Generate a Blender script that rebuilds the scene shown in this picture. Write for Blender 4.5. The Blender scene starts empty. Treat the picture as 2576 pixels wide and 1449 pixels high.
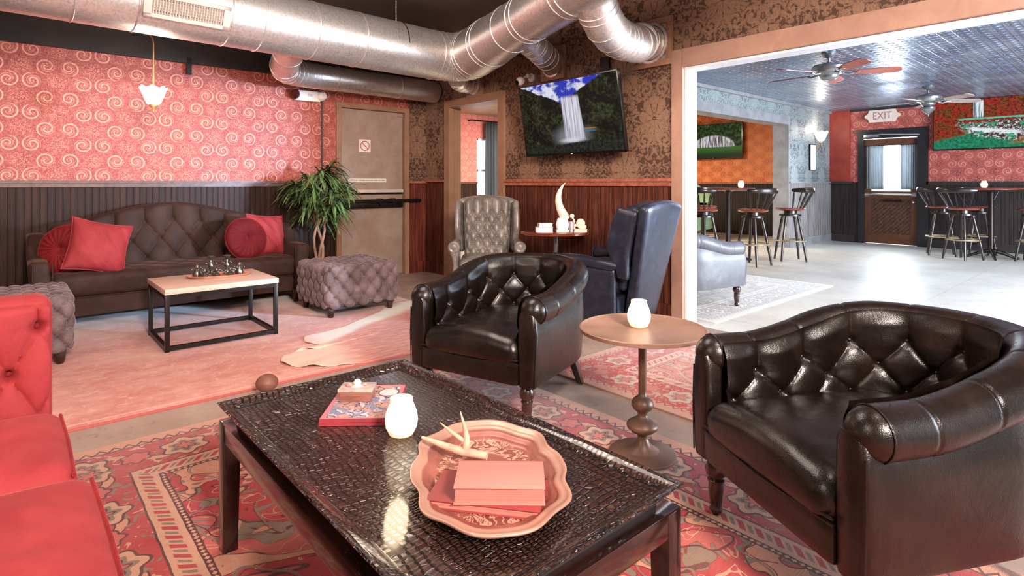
import bpy, bmesh, math, random
from mathutils import Vector, Matrix, noise as mnoise
PI = math.pi
SC = bpy.context.scene
COL = SC.collection

# ------------------------------------------------------------------ camera
cam_d = bpy.data.cameras.new('camera')
cam_d.sensor_width = 36.0
cam_d.lens = 36.0 * 1440.0 / 2576.0
cam_d.shift_y = -(724.5 - 461.0) / 2576.0
cam_d.clip_start = 0.02
cam = bpy.data.objects.new('camera', cam_d)
COL.objects.link(cam)
cam.location = (0, 0, 1.15)
cam.rotation_euler = (math.radians(90), 0, math.radians(48.6 - 90))
SC.camera = cam

# ------------------------------------------------------------------ world, light, exposure
SC.view_settings.view_transform = 'Standard'
SC.view_settings.look = 'None'
SC.view_settings.gamma = 1.0
SC.view_settings.use_curve_mapping = False
SC.view_settings.exposure = 0.68
W = bpy.data.worlds.new('world')
SC.world = W
W.use_nodes = True
# surroundings: the rest of the warm lounge to one side, daylight of the street to the other
wnt = W.node_tree
bg = wnt.nodes['Background']
w_tc = wnt.nodes.new('ShaderNodeTexCoord')
w_sp = wnt.nodes.new('ShaderNodeSeparateXYZ')
w_mr = wnt.nodes.new('ShaderNodeMapRange')
w_mr.interpolation_type = 'SMOOTHSTEP'
w_mr.inputs[1].default_value = 0.1
w_mr.inputs[2].default_value = 0.6
w_mx = wnt.nodes.new('ShaderNodeMix')
w_mx.data_type = 'RGBA'
w_mx.inputs[6].default_value = (0.25, 0.205, 0.185, 1)
w_mx.inputs[7].default_value = (0.92, 0.98, 1.08, 1)
wnt.links.new(w_tc.outputs['Generated'], w_sp.inputs[0])
wnt.links.new(w_sp.outputs[0], w_mr.inputs[0])
wnt.links.new(w_mr.outputs[0], w_mx.inputs[0])
wnt.links.new(w_mx.outputs[2], bg.inputs[0])
bg.inputs[1].default_value = 1.0


def area(name, loc, target, size, power, color, size_y=None, spread=None):
    l = bpy.data.lights.new(name, 'AREA')
    l.energy = power
    l.color = color
    l.size = size
    if size_y:
        l.shape = 'RECTANGLE'
        l.size_y = size_y
    if spread:
        l.spread = math.radians(spread)
    o = bpy.data.objects.new(name, l)
    COL.objects.link(o)
    o.location = loc
    d = Vector(target) - Vector(loc)
    o.rotation_euler = d.to_track_quat('-Z', 'Y').to_euler()
    return o


def point(name, loc, power, color, r=0.05):
    l = bpy.data.lights.new(name, 'POINT')
    l.energy = power
    l.color = color
    l.shadow_soft_size = r
    o = bpy.data.objects.new(name, l)
    COL.objects.link(o)
    o.location = loc
    return o


WARM = (1.0, 0.80, 0.66)
COOL = (0.80, 0.90, 1.0)
# lamps of the lounge
area('lounge_lamp_light', (0.3, -2.3, 2.72), (1.6, 4.5, 0.9), 0.7, 295, (1.0, 0.86, 0.77))
area('lounge_side_light', (-1.6, 1.2, 2.5), (2.2, 3.2, 0.4), 1.2, 30, (1.0, 0.84, 0.74))
area('lounge_ceiling_light', (1.4, 2.6, 2.9), (1.5, 3.2, 0.0), 1.2, 36, (1.0, 0.82, 0.72))
# daylight through the street windows of the bar
area('bar_window_light', (7.6, -3.2, 1.3), (7.4, 3.0, 1.3), 4.2, 640, COOL, 2.0)
area('lounge_wall_fill_light', (1.5, 0.2, 2.5), (4.1, 1.5, 2.45), 0.35, 50, (1.0, 0.86, 0.77))  # added unseen fill light, brightens the wall over the wide opening
area('bar_window_beam', (6.3, -2.8, 1.7), (1.75, 6.36, 1.1), 0.5, 20, (0.50, 0.70, 1.0), 0.5, 24)
area('exit_door_daylight', (12.9, 3.35, 1.6), (8.0, 2.6, 0.3), 0.8, 110, (0.88, 0.94, 1.0), 1.0)
area('back_window_daylight', (8.6, 11.3, 1.4), (8.0, 8.0, 1.0), 1.2, 60, COOL, 1.6)
area('back_room_lamp_light', (8.6, 7.4, 2.5), (8.8, 7.6, 0.0), 1.6, 210, (1.0, 0.84, 0.62))

# ------------------------------------------------------------------ object helpers


def tag(o, label=None, cat=None, group=None, kind=None):
    if label:
        o['label'] = label
    if cat:
        o['category'] = cat
    if group:
        o['group'] = group
    if kind:
        o['kind'] = kind
    return o


def thing(name, label, cat, loc=(0, 0, 0), rotz=0.0, group=None):
    o = bpy.data.objects.new(name, None)
    COL.objects.link(o)
    o.empty_display_size = 0.05
    o.location = loc
    o.rotation_euler = (0, 0, rotz)
    return tag(o, label, cat, group)


def kids(o):
    return [c for c in COL.objects if c.parent == o]


def copy_tree(o, loc, rotz, label, group=None):
    by = {}
    for c in COL.objects:
        if c.parent:
            by.setdefault(c.parent.name, []).append(c)

    def rec(s, parent):
        c = s.copy()
        COL.objects.link(c)
        if parent:
            c.parent = parent
        for k in by.get(s.name, []):
            rec(k, c)
        return c
    r = rec(o, None)
    r.location = loc
    r.rotation_euler = (0, 0, rotz)
    r['label'] = label
    if group:
        r['group'] = group
    return r


class MB:
    def __init__(s):
        s.bm = bmesh.new()

    def box(s, c, d, rz=0.0, bevel=0.0, rx=0.0, ry=0.0, seg=2):
        M = Matrix.Translation(c) @ Matrix.Rotation(rz, 4, 'Z') @ Matrix.Rotation(ry, 4, 'Y') @ Matrix.Rotation(rx, 4, 'X') @ Matrix.Diagonal((d[0], d[1], d[2], 1))
        r = bmesh.ops.create_cube(s.bm, size=1.0, matrix=M)
        if bevel:
            es = list({e for v in r['verts'] for e in v.link_edges})
            bmesh.ops.bevel(s.bm, geom=es, offset=bevel, segments=seg, affect='EDGES', profile=0.6)
        return s

    def b2(s, x0, x1, y0, y1, z0, z1, bevel=0.0):
        return s.box(((x0 + x1) / 2, (y0 + y1) / 2, (z0 + z1) / 2), (x1 - x0, y1 - y0, z1 - z0), bevel=bevel)

    def grid(s, f, nu, nv, cu=False, cv=False):
        V = [[s.bm.verts.new(f(i / (nu if cu else nu - 1), j / (nv if cv else nv - 1))) for j in range(nv)] for i in range(nu)]
        for i in range(nu if cu else nu - 1):
            for j in range(nv if cv else nv - 1):
                a, b = V[i][j], V[(i + 1) % nu][j]
                c, d = V[(i + 1) % nu][(j + 1) % nv], V[i][(j + 1) % nv]
                try:
                    s.bm.faces.new((a, b, c, d))
                except ValueError:
                    pass
        return V

    def tube(s, pts, r, n=12, cap=True, closed=False):
        P = [Vector(p) for p in pts]
        m = len(P)
        rr = [r] * m if not hasattr(r, '__len__') else list(r)
        T = []
        for i in range(m):
            a = P[(i - 1) % m] if closed else P[max(i - 1, 0)]
            b = P[(i + 1) % m] if closed else P[min(i + 1, m - 1)]
            t = b - a
            T.append(t.normalized() if t.length > 1e-9 else Vector((0, 0, 1)))
        ref = Vector((0, 0, 1)) if abs(T[0].z) < 0.9 else Vector((1, 0, 0))
        N = (ref - T[0] * ref.dot(T[0])).normalized()
        rings = []
        for i in range(m):
            N = (N - T[i] * N.dot(T[i]))
            if N.length < 1e-6:
                N = T[i].orthogonal()
            N.normalize()
            B = T[i].cross(N)
            rings.append([s.bm.verts.new(P[i] + (N * math.cos(2 * PI * k / n) + B * math.sin(2 * PI * k / n)) * rr[i]) for k in range(n)])
        for i in range(m if closed else m - 1):
            A, Bq = rings[i], rings[(i + 1) % m]
            for k in range(n):
                s.bm.faces.new((A[k], A[(k + 1) % n], Bq[(k + 1) % n], Bq[k]))
        if cap and not closed:
            s.bm.faces.new(list(reversed(rings[0])))
            s.bm.faces.new(rings[-1])
        return s

    def lathe(s, prof, c=(0, 0, 0), n=32, M=None, a0=0.0):
        rings = []
        for (r, z) in prof:
            if r < 1e-6:
                v = Vector((0, 0, z))
                rings.append([s.bm.verts.new((M @ v if M else v) + Vector(c))])
            else:
                ring = []
                for k in range(n):
                    v = Vector((r * math.cos(a0 + 2 * PI * k / n), r * math.sin(a0 + 2 * PI * k / n), z))
                    ring.append(s.bm.verts.new((M @ v if M else v) + Vector(c)))
                rings.append(ring)
        for A, B in zip(rings, rings[1:]):
            for k in range(n):
                q = [A[k % len(A)], A[(k + 1) % len(A)], B[(k + 1) % len(B)], B[k % len(B)]]
                u = []
                for v in q:
                    if v not in u:
                        u.append(v)
                if len(u) > 2:
                    try:
                        s.bm.faces.new(u)
                    except ValueError:
                        pass
        return s

    def sph(s, c, r, M=None, nu=14, nv=10, fn=None):
        R = r if hasattr(r, '__len__') else (r, r, r)
        m2 = Matrix.Translation(c) @ (M if M else Matrix()) @ Matrix.Diagonal((R[0], R[1], R[2], 1))
        r_ = bmesh.ops.create_uvsphere(s.bm, u_segments=nu, v_segments=nv, radius=1.0, matrix=m2)
        if fn:
            for v in r_['verts']:
                v.co = fn(v.co)
        return s

    def poly(s, pts, z0, z1):
        a = [s.bm.verts.new((p[0], p[1], z0)) for p in pts]
        b = [s.bm.verts.new((p[0], p[1], z1)) for p in pts]
        n = len(pts)
        s.bm.faces.new(list(reversed(a)))
        s.bm.faces.new(b)
        for i in range(n):
            s.bm.faces.new((a[i], a[(i + 1) % n], b[(i + 1) % n], b[i]))
        return s

    def rbox(s, c, d, r, seg=10, fn=None, M=None):
        """box of size d centred on c, rounded by r, every face gridded; fn(point, normal, face, u, v) -> displacement along the normal"""
        h = [x / 2 for x in d]
        C = Vector(c)
        segs = seg if hasattr(seg, '__len__') else (seg, seg, seg)
        key = {}
        for ax in range(3):
            u_, v_ = (ax + 1) % 3, (ax + 2) % 3
            for sg in (-1, 1):
                nu, nv = segs[u_], segs[v_]
                V = []
                for i in range(nu + 1):
                    row = []
                    for j in range(nv + 1):
                        p = [0, 0, 0]
                        p[ax] = sg * h[ax]
                        fu, fv = i / nu, j / nv
                        p[u_] = (2 * fu - 1) * h[u_]
                        p[v_] = (2 * fv - 1) * h[v_]
                        q = Vector([max(-(h[k] - r), min(h[k] - r, p[k])) for k in range(3)])
                        dv = Vector(p) - q
                        nrm = dv.normalized() if dv.length > 1e-9 else Vector([sg if k == ax else 0 for k in range(3)])
                        o = q + nrm * r
                        if fn:
                            o = o + nrm * fn(Vector(p), nrm, ax, sg)
                        k_ = tuple(round(x, 5) for x in p)
                        if k_ in key:
                            row.append(key[k_])
                        else:
                            o = (M @ o if M else o) + C
                            vv = s.bm.verts.new(o)
                            key[k_] = vv
                            row.append(vv)
                    V.append(row)
                for i in range(nu):
                    for j in range(nv):
                        q4 = (V[i][j], V[i + 1][j], V[i + 1][j + 1], V[i][j + 1])
                        if len(set(q4)) == 4:
                            try:
                                s.bm.faces.new(q4 if sg > 0 else q4[::-1])
                            except ValueError:
                                pass
        return s

    def build(s, name, mat, parent=None, loc=None, rotz=None, smooth=True, angle=38, normals=True):
        if normals:
            bmesh.ops.recalc_face_normals(s.bm, faces=s.bm.faces)
        me = bpy.data.meshes.new(name)
        s.bm.to_mesh(me)
        s.bm.free()
        if smooth:
            me.shade_smooth()
            me.set_sharp_from_angle(angle=math.radians(angle))
        me.materials.append(mat)
        o = bpy.data.objects.new(name, me)
        COL.objects.link(o)
        if parent:
            o.parent = parent
        if loc:
            o.location = loc
        if rotz is not None:
            o.rotation_euler = (0, 0, rotz)
        return o


def struct(name, mb, mat, smooth=False):
    o = mb.build(name, mat, smooth=smooth)
    o['kind'] = 'structure'
    return o


def text_mesh(name, body, size, mat, parent, M, extrude=0.0005, sx=1.0):
    cu = bpy.data.curves.new(name, 'FONT')
    cu.body = body
    cu.size = size
    cu.extrude = extrude
    cu.align_x = 'CENTER'
    cu.align_y = 'CENTER'
    t = bpy.data.objects.new(name, cu)
    COL.objects.link(t)
    dg = bpy.context.evaluated_depsgraph_get()
    me = bpy.data.meshes.new_from_object(t.evaluated_get(dg))
    bpy.data.objects.remove(t)
    me.transform(M @ Matrix.Diagonal((sx, 1, 1, 1)))
    me.materials.clear()
    me.materials.append(mat)
    o = bpy.data.objects.new(name, me)
    COL.objects.link(o)
    o.parent = parent
    return o


# ------------------------------------------------------------------ node expressions
def srgb(r, g=None, b=None):
    if g is None:
        r, g, b = r
    f = lambda c: (c / 255 / 12.92) if c / 255 <= 0.04045 else ((c / 255 + 0.055) / 1.055) ** 2.4
    return (f(r), f(g), f(b), 1.0)


class X:
    def __init__(s, nt, sock):
        s.nt = nt
        s.k = sock

    def _op(s, op, *a):
        n = s.nt.nodes.new('ShaderNodeMath')
        n.operation = op
        for i, v in enumerate(a):
            if isinstance(v, X):
                s.nt.links.new(v.k, n.inputs[i])
            else:
                n.inputs[i].default_value = v
        return X(s.nt, n.outputs[0])

    def __add__(s, o): return s._op('ADD', s, o)
    def __radd__(s, o): return s._op('ADD', o, s)
    def __sub__(s, o): return s._op('SUBTRACT', s, o)
    def __rsub__(s, o): return s._op('SUBTRACT', o, s)
    def __mul__(s, o): return s._op('MULTIPLY', s, o)
    def __rmul__(s, o): return s._op('MULTIPLY', o, s)
    def __truediv__(s, o): return s._op('DIVIDE', s, o)
    def __lt__(s, o): return s._op('LESS_THAN', s, o)
    def __gt__(s, o): return s._op('GREATER_THAN', s, o)
    def __neg__(s): return s._op('MULTIPLY', s, -1.0)
    def __pow__(s, o): return s._op('POWER', s, o)
    def __mod__(s, o): return s._op('FLOORED_MODULO', s, o)
    def sin(s): return s._op('SINE', s)
    def cos(s): return s._op('COSINE', s)
    def abs(s): return s._op('ABSOLUTE', s)
    def floor(s): return s._op('FLOOR', s)
    def fract(s): return s._op('FRACT', s)
    def sqrt(s): return s._op('SQRT', s)
    def min(s, o): return s._op('MINIMUM', s, o)
    def max(s, o): return s._op('MAXIMUM', s, o)
    def atan2(s, o): return s._op('ARCTAN2', s, o)

    def clamp(s):
        n = s.nt.nodes.new('ShaderNodeClamp')
        s.nt.links.new(s.k, n.inputs[0])
        return X(s.nt, n.outputs[0])

    def ss(s, a, b):
        """smooth step from a (0) to b (1)"""
        n = s.nt.nodes.new('ShaderNodeMapRange')
        n.interpolation_type = 'SMOOTHSTEP'
        s.nt.links.new(s.k, n.inputs[0])
        lo, hi, t0, t1 = (a, b, 0.0, 1.0) if a < b else (b, a, 1.0, 0.0)
        n.inputs[1].default_value = lo
        n.inputs[2].default_value = hi
        n.inputs[3].default_value = t0
        n.inputs[4].default_value = t1
        return X(s.nt, n.outputs[0])

    def band(s, c, w, e=0.3):
        """1 where |s-c| < w"""
        return (s - c).abs().ss(w * (1 + e), w * (1 - e))


class Mat:
    def __init__(s, name, base=(0.5, 0.5, 0.5, 1), rough=0.6, metal=0.0, spec=None, coat=0.0, sheen=0.0, sheen_tint=None):
        s.m = bpy.data.materials.new(name)
        s.m.use_nodes = True
        s.nt = s.m.node_tree
        s.b = s.nt.nodes['Principled BSDF']
        s.b.inputs['Base Color'].default_value = base
        s.b.inputs['Roughness'].default_value = rough
        s.b.inputs['Metallic'].default_value = metal
        if spec is not None:
            s.b.inputs['Specular IOR Level'].default_value = spec
        if coat:
            s.b.inputs['Coat Weight'].default_value = coat
            s.b.inputs['Coat Roughness'].default_value = 0.12
        if sheen:
            s.b.inputs['Sheen Weight'].default_value = sheen
            s.b.inputs['Sheen Roughness'].default_value = 0.35
            if sheen_tint:
                s.b.inputs['Sheen Tint'].default_value = sheen_tint
        s._tc = None

    def tc(s, which='Object'):
        if not s._tc:
            s._tc = s.nt.nodes.new('ShaderNodeTexCoord')
        return s._tc.outputs[which]

    def xyz(s, which='Object'):
        n = s.nt.nodes.new('ShaderNodeSeparateXYZ')
        s.nt.links.new(s.tc(which), n.inputs[0])
        return [X(s.nt, o) for o in n.outputs]

    def vec(s, x, y, z=0.0):
        n = s.nt.nodes.new('ShaderNodeCombineXYZ')
        for i, v in enumerate((x, y, z)):
            if isinstance(v, X):
                s.nt.links.new(v.k, n.inputs[i])
            else:
                n.inputs[i].default_value = v
        return n.outputs[0]

    def noise(s, vec=None, scale=5.0, detail=2.0, rough=0.5, dist=0.0):
        n = s.nt.nodes.new('ShaderNodeTexNoise')
        s.nt.links.new(vec if vec else s.tc(), n.inputs['Vector'])
        n.inputs['Scale'].default_value = scale
        n.inputs['Detail'].default_value = detail
        n.inputs['Roughness'].default_value = rough
        n.inputs['Distortion'].default_value = dist
        return X(s.nt, n.outputs[0])

    def voro(s, vec=None, scale=5.0, feature='F1', rand=1.0, out=0):
        n = s.nt.nodes.new('ShaderNodeTexVoronoi')
        n.feature = feature
        s.nt.links.new(vec if vec else s.tc(), n.inputs['Vector'])
        n.inputs['Scale'].default_value = scale
        n.inputs['Randomness'].default_value = rand
        return X(s.nt, n.outputs[out])

    def mix(s, f, a, b):
        n = s.nt.nodes.new('ShaderNodeMix')
        n.data_type = 'RGBA'
        if isinstance(f, X):
            s.nt.links.new(f.k, n.inputs[0])
        else:
            n.inputs[0].default_value = f
        for v, i in ((a, 6), (b, 7)):
            if isinstance(v, tuple):
                n.inputs[i].default_value = v
            else:
                s.nt.links.new(v, n.inputs[i])
        return n.outputs[2]

    def set(s, name, v):
        if isinstance(v, X):
            v = v.k
        if isinstance(v, (tuple, float, int)):
            s.b.inputs[name].default_value = v
        else:
            s.nt.links.new(v, s.b.inputs[name])
        return s

    def bump(s, hgt, strength=0.5, dist=0.01):
        n = s.nt.nodes.new('ShaderNodeBump')
        n.inputs['Strength'].default_value = strength
        n.inputs['Distance'].default_value = dist
        s.nt.links.new(hgt.k, n.inputs['Height'])
        s.nt.links.new(n.outputs[0], s.b.inputs['Normal'])
        return s

    def emit(s, col, strength):
        return s.set('Emission Color', col).set('Emission Strength', strength)


def sm(a, b, x):
    t = max(0.0, min(1.0, (x - a) / (b - a)))
    return t * t * (3 - 2 * t)
# ================================================================== materials
def plain(name, rgb, rough=0.6, metal=0.0, spec=None, bump=0.0, bscale=60, coat=0.0, sheen=0.0, tint=None, var=0.08, vscale=6):
    """one even colour with slight wear"""
    m = Mat(name, srgb(rgb), rough, metal, spec, coat, sheen, tint)
    c = srgb(rgb)
    lo = tuple(x * (1 - var * 2) for x in c[:3]) + (1,)
    hi = tuple(min(1, x * (1 + var * 2)) for x in c[:3]) + (1,)
    n = m.noise(scale=vscale, detail=3)
    m.set('Base Color', m.mix(n.ss(0.3, 0.7), lo, hi))
    if bump:
        m.bump(m.noise(scale=bscale, detail=4), bump, 0.004)
    return m.m


def leather(name, rgb, rough=0.3, worn=None):
    m = Mat(name, srgb(rgb), rough, 0.0, 0.40, 0.2)
    c = srgb(rgb)
    n = m.noise(scale=9, detail=5, rough=0.6)
    w = srgb(worn) if worn else tuple(min(1, x * 1.8) for x in c[:3]) + (1,)
    m.set('Base Color', m.mix(n.ss(0.42, 0.85), c, w))
    m.set('Roughness', n * 0.22 + (rough - 0.08))
    m.set('Coat Roughness', 0.2)
    g = m.voro(scale=380, feature='F1') * 0.25 + m.noise(scale=9, detail=4, dist=0.8) * 1.6 + m.noise(scale=50, detail=3) * 0.4
    m.bump(g, 0.35, 0.004)
    return m.m


def wood(name, rgb, rgb2, rough=0.4, sx=(1, 1, 12), coat=0.0, bump=0.15, scale=8):
    m = Mat(name, srgb(rgb), rough, coat=coat)
    x, y, z = m.xyz()
    v = m.vec(x * sx[0], y * sx[1], z * sx[2])
    n = m.noise(v, scale=scale, detail=6, rough=0.65, dist=0.6)
    m.set('Base Color', m.mix(n.ss(0.3, 0.7), srgb(rgb), srgb(rgb2)))
    m.bump(n, bump, 0.004)
    return m.m


def scroll_paper(name, ground, line, spot, axis, off=0.0, rough=0.55, dark=None):
    """wallpaper of paired scrolls in a half drop with speckled leaf sprays between them"""
    m = Mat(name, srgb(ground), rough)
    x, y, z = m.xyz()
    u = (x if axis == 'x' else y) - off
    PX_, PZ = 0.50, 0.27
    ux = ((u + PX_ / 2) % PX_ - PX_ / 2).abs()
    wob = m.noise(scale=7, detail=1) * 0.012

    def scroll(cx, cz, turn):
        dx = ux - cx
        dz = (z + (PZ / 2 - cz)) % PZ - PZ / 2
        r = (dx * dx + dz * dz).sqrt()
        th = dz.atan2(dx)
        ph = (r * 22.0 + th * (turn / (2 * PI)) + 0.15).fract()
        ln = ph.band(0.5, 0.13) * r.ss(0.073, 0.067) * r.ss(0.006, 0.011)
        hair = ph.band(0.88, 0.07) * r.ss(0.066, 0.05) * 0.6
        return ln.max(hair), r
    a, ra = scroll(0.078, 0.0, 1.0)
    b, rb = scroll(0.172, PZ / 2, -1.0)
    L = a.max(b)

    def spray(cx, cz):
        dx = ux - cx
        dz = (z + (PZ / 2 - cz)) % PZ - PZ / 2
        r = (dx * dx * 0.8 + dz * dz).sqrt()
        th = dz.atan2(dx)
        lobes = (th * 8.0).cos() * 0.012
        return (r + lobes).ss(0.085, 0.035)
    S = spray(0.0, PZ / 2).max(spray(0.25, 0.0))
    v = m.voro(scale=90, feature='F1')
    lace = v.ss(0.50, 0.34)
    n = m.noise(scale=60, detail=2).ss(0.42, 0.56)
    col = m.mix((S * lace * 0.9).clamp(), srgb(ground), srgb(spot))
    fine = m.noise(scale=38, detail=3, dist=2.0).band(0.5, 0.035) * 0.45
    col = m.mix(fine, col, srgb(line))
    col = m.mix((L * (n * 0.35 + 0.65)).clamp(), col, srgb(line))
    if dark:
        rim = (S * v.ss(0.45, 0.6)) * 0.8
        col = m.mix(rim.clamp(), col, srgb(dark))
    m.set('Base Color', col)
    m.set('Roughness', 0.62 - L * 0.2)
    m.bump(L + S * lace * 0.5, 0.25, 0.003)
    return m.m


def damask(name, ground, fig, axis, off=0.0, rough=0.5, pw=0.62, ph=0.86, metal=0.0):
    """mirrored damask of leaves, fans and scrolls"""
    m = Mat(name, srgb(ground), rough, metal)
    x, y, z = m.xyz()
    u = (x if axis == 'x' else y) - off
    wz = m.noise(m.vec(u.abs(), 0.0, z), scale=3, detail=0) * 0.0

    def fan(ax, cz, R, n, k):
        uu = ((u - ax + pw / 2) % pw - pw / 2).abs()
        dz = ((z - cz + ph / 2) % ph - ph / 2) * 0.78 + 0.02
        r = (uu * uu + dz * dz).sqrt()
        th = uu.atan2(dz)
        edge = ((th * n).cos().abs()) * (R * 0.24) + R * 0.8
        inside = (r / edge).ss(1.0, 0.94)
        ribs = ((th * n).cos().abs()).ss(0.10, 0.32)
        hole = r.ss(R * 0.1, R * 0.16)
        return inside * ribs * hole, r, th, uu, dz

    def curl(ax, cz, du, R, turn):
        uu = ((u - ax + pw / 2) % pw - pw / 2).abs()
        dz = (z - cz + ph / 2) % ph - ph / 2
        dx = uu - du
        r = (dx * dx + dz * dz).sqrt()
        th = dz.atan2(dx)
        p = (r / R * 1.6 + th * (turn / (2 * PI))).fract()
        lobes = (th * 7.0).cos() * (R * 0.12)
        return (p.band(0.5, 0.30)) * (r + lobes).ss(R, R * 0.9)
    parts = []
    for ax, zz in ((0.0, 0.0), (pw / 2, ph / 2)):
        f1, r, th, uu, dz = fan(ax, zz, 0.155, 4.5, 0)
        parts.append(f1)
        parts.append(curl(ax, zz + 0.23, 0.085, 0.085, 1.0))
        parts.append(curl(ax, zz - 0.20, 0.10, 0.075, -1.0))
    f2 = fan(0.0, ph * 0.5 - 0.02, 0.06, 3.0, 0)[0]
    tot = parts[0]
    for p in parts[1:]:
        tot = tot.max(p)
    uu = ((u + pw / 2) % pw - pw / 2).abs()
    # small leaves filling the ground, mirrored about the repeat
    zz = z % ph
    nv = m.noise(m.vec(uu * 1.0, 0.0, zz), scale=20, detail=2, dist=1.8)
    leaf = nv.ss(0.47, 0.50)
    vein = m.noise(m.vec(uu, 0.3, zz), scale=46, detail=1, dist=1.0).band(0.5, 0.025)
    tot = tot.max(leaf * 0.85) * (1.0 - vein * 0.7)
    col = m.mix(tot.clamp(), srgb(ground), srgb(fig))
    m.set('Base Color', col)
    m.set('Roughness', rough + 0.12 - tot * 0.22)
    m.bump(tot, 0.3, 0.002)
    return m.m


def beadboard(name, rgb, rgb2, axis, rough=0.42, pitch=0.052):
    m = Mat(name, srgb(rgb), rough, spec=0.2)
    x, y, z = m.xyz()
    u = x if axis == 'x' else y
    p = ((u / pitch).fract() - 0.5).abs()
    p2 = ((u / (pitch * 4) + 0.125).fract() - 0.5).abs()
    groove = p.ss(0.44, 0.485)
    n = m.noise(m.vec(x * 1.0, y * 1.0, z * 0.06), scale=34, detail=5, rough=0.7)
    col = m.mix(n.ss(0.35, 0.68), srgb(rgb), srgb(rgb2))
    col = m.mix(groove * 0.75, col, srgb(tuple(c * 0.3 for c in rgb)))
    m.set('Base Color', col)
    m.set('Roughness', n * 0.2 + rough)
    bead = p.band(0.34, 0.05)
    m.bump(bead * 0.35 - groove + n * 0.12, 0.6, 0.006)
    return m.m


def galvanised(name, warm=0.0):
    m = Mat(name, (0.75, 0.74, 0.73, 1), 0.3, 0.8)
    v = m.voro(scale=26, feature='F1', out=1)
    n = m.noise(scale=3.5, detail=5, rough=0.7)
    n2 = m.noise(scale=60, detail=3)
    c1 = srgb(236, 230, 226)
    c2 = srgb(178, 170, 166)
    col = m.mix((n2 * 0.6 + n * 0.5).ss(0.4, 0.85), c1, c2)
    m.set('Base Color', col)
    m.set('Roughness', n * 0.22 + n2 * 0.12 + 0.22)
    m.bump(m.noise(scale=7, detail=3) + n2 * 0.12, 0.18, 0.01)
    return m.m


def tin_ceiling():
    m = Mat('tin_ceiling', srgb(86, 100, 122), 0.28, 0.5)
    x, y, z = m.xyz()
    P = 0.118
    a = ((x / P).fract() - 0.5).abs()
    b = ((y / P).fract() - 0.5).abs()
    d = a.max(b)
    ridge = d.ss(0.40, 0.46)
    r = (a * a + b * b).sqrt()
    dome = r.ss(0.30, 0.05)
    ring = r.band(0.33, 0.03)
    m.bump(ridge * 0.8 + dome + ring * 0.4, 1.0, 0.030)
    n = m.noise(scale=2, detail=3)
    m.set('Base Color', m.mix(n.ss(0.3, 0.7), srgb(108, 124, 154), srgb(142, 156, 178)))
    m.set('Roughness', n * 0.12 + 0.20)
    return m.m


def concrete(name, c1, c2, c3, rough, tile=None):
    m = Mat(name, srgb(c1), rough)
    n = m.noise(scale=1.6, detail=8, rough=0.62, dist=0.3)
    n2 = m.noise(scale=11, detail=6, rough=0.7)
    n3 = m.noise(scale=60, detail=3)
    col = m.mix(n.ss(0.35, 0.68), srgb(c1), srgb(c2))
    col = m.mix(n2.ss(0.55, 0.72) * 0.55, col, srgb(c3))
    if tile:
        x, y, z = m.xyz()
        g = ((x / tile).fract() - 0.5).abs().ss(0.4945, 0.4985).max(((y / tile).fract() - 0.5).abs().ss(0.4945, 0.4985))
        col = m.mix(g * 0.45, col, srgb(c3))
    m.set('Base Color', col)
    m.set('Roughness', n2 * 0.25 + n * 0.2 + (rough - 0.2))
    m.bump(n2 + n3 * 0.3, 0.12, 0.004)
    return m.m


RED_PAPER_X = scroll_paper('red_scroll_wallpaper', (150, 55, 50), (216, 146, 120), (208, 130, 110), 'x', 0.33)
PINK_PAPER_X = scroll_paper('pink_scroll_wallpaper', (205, 96, 96), (240, 176, 150), (228, 150, 138), 'x', 0.1)
FAR_RED_PAPER = scroll_paper('far_red_scroll_wallpaper', (150, 52, 50), (204, 140, 120), (184, 106, 94), 'y', 0.1, dark=(96, 26, 28))
ORANGE_PAPER = scroll_paper('orange_scroll_wallpaper', (226, 128, 70), (136, 50, 26), (246, 190, 122), 'y', 0.1)
OLIVE_DAMASK_Y = damask('brown_damask_wallpaper', (76, 51, 37), (142, 108, 86), 'y', 2.84)
OLIVE_DAMASK_X = damask('brown_damask_wallpaper_corner', (66, 43, 30), (138, 104, 82), 'x', 3.97)
BLUE_DAMASK_X = damask('blue_grey_damask_wallpaper', (84, 92, 96), (140, 150, 152), 'x', 11.0)
BEAD_DARK = beadboard('dark_brown_beadboard', (36, 18, 12), (62, 35, 25), 'x')
BEAD_RED = beadboard('reddish_brown_beadboard', (66, 31, 22), (112, 60, 43), 'y')
BEAD_RED_X = beadboard('reddish_brown_beadboard_corner', (84, 34, 28), (124, 60, 47), 'x')
BEAD_GREY = beadboard('grey_weathered_beadboard', (112, 106, 106), (160, 156, 156), 'x', pitch=0.09)
BEAD_BLACK = beadboard('near_black_beadboard', (36, 30, 30), (58, 48, 46), 'y')
RAIL_WOOD = wood('reddish_brown_rail', (140, 74, 54), (178, 106, 82), 0.35, (2, 2, 2))
RAIL_DARK = wood('dark_brown_rail', (74, 44, 36), (104, 70, 56), 0.4, (2, 2, 2))
TRIM_TAN = wood('tan_painted_trim', (162, 124, 106), (180, 140, 120), 0.45, (1, 1, 1), bump=0.04, scale=4)
TRIM_BROWN = wood('brown_painted_trim', (140, 104, 80), (160, 120, 94), 0.45, (1, 1, 1), bump=0.05, scale=4)
TRIM_GREY = plain('grey_painted_trim', (132, 132, 136), 0.45)
TRIM_WHITE = plain('off_white_trim_daylit_jamb', (226, 228, 232), 0.4, var=0.03)  # on the wide opening's jamb, bar daylight is put into the white
BLACK_PAINT = plain('black_wall_paint', (36, 30, 30), 0.5, var=0.15)
CEIL_BLACK = Mat('black_gloss_ceiling', srgb(104, 94, 90), 0.36)
CEIL_BLACK.bump(CEIL_BLACK.noise(scale=3, detail=3), 0.15, 0.02)
CEIL_BLACK = CEIL_BLACK.m
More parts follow.
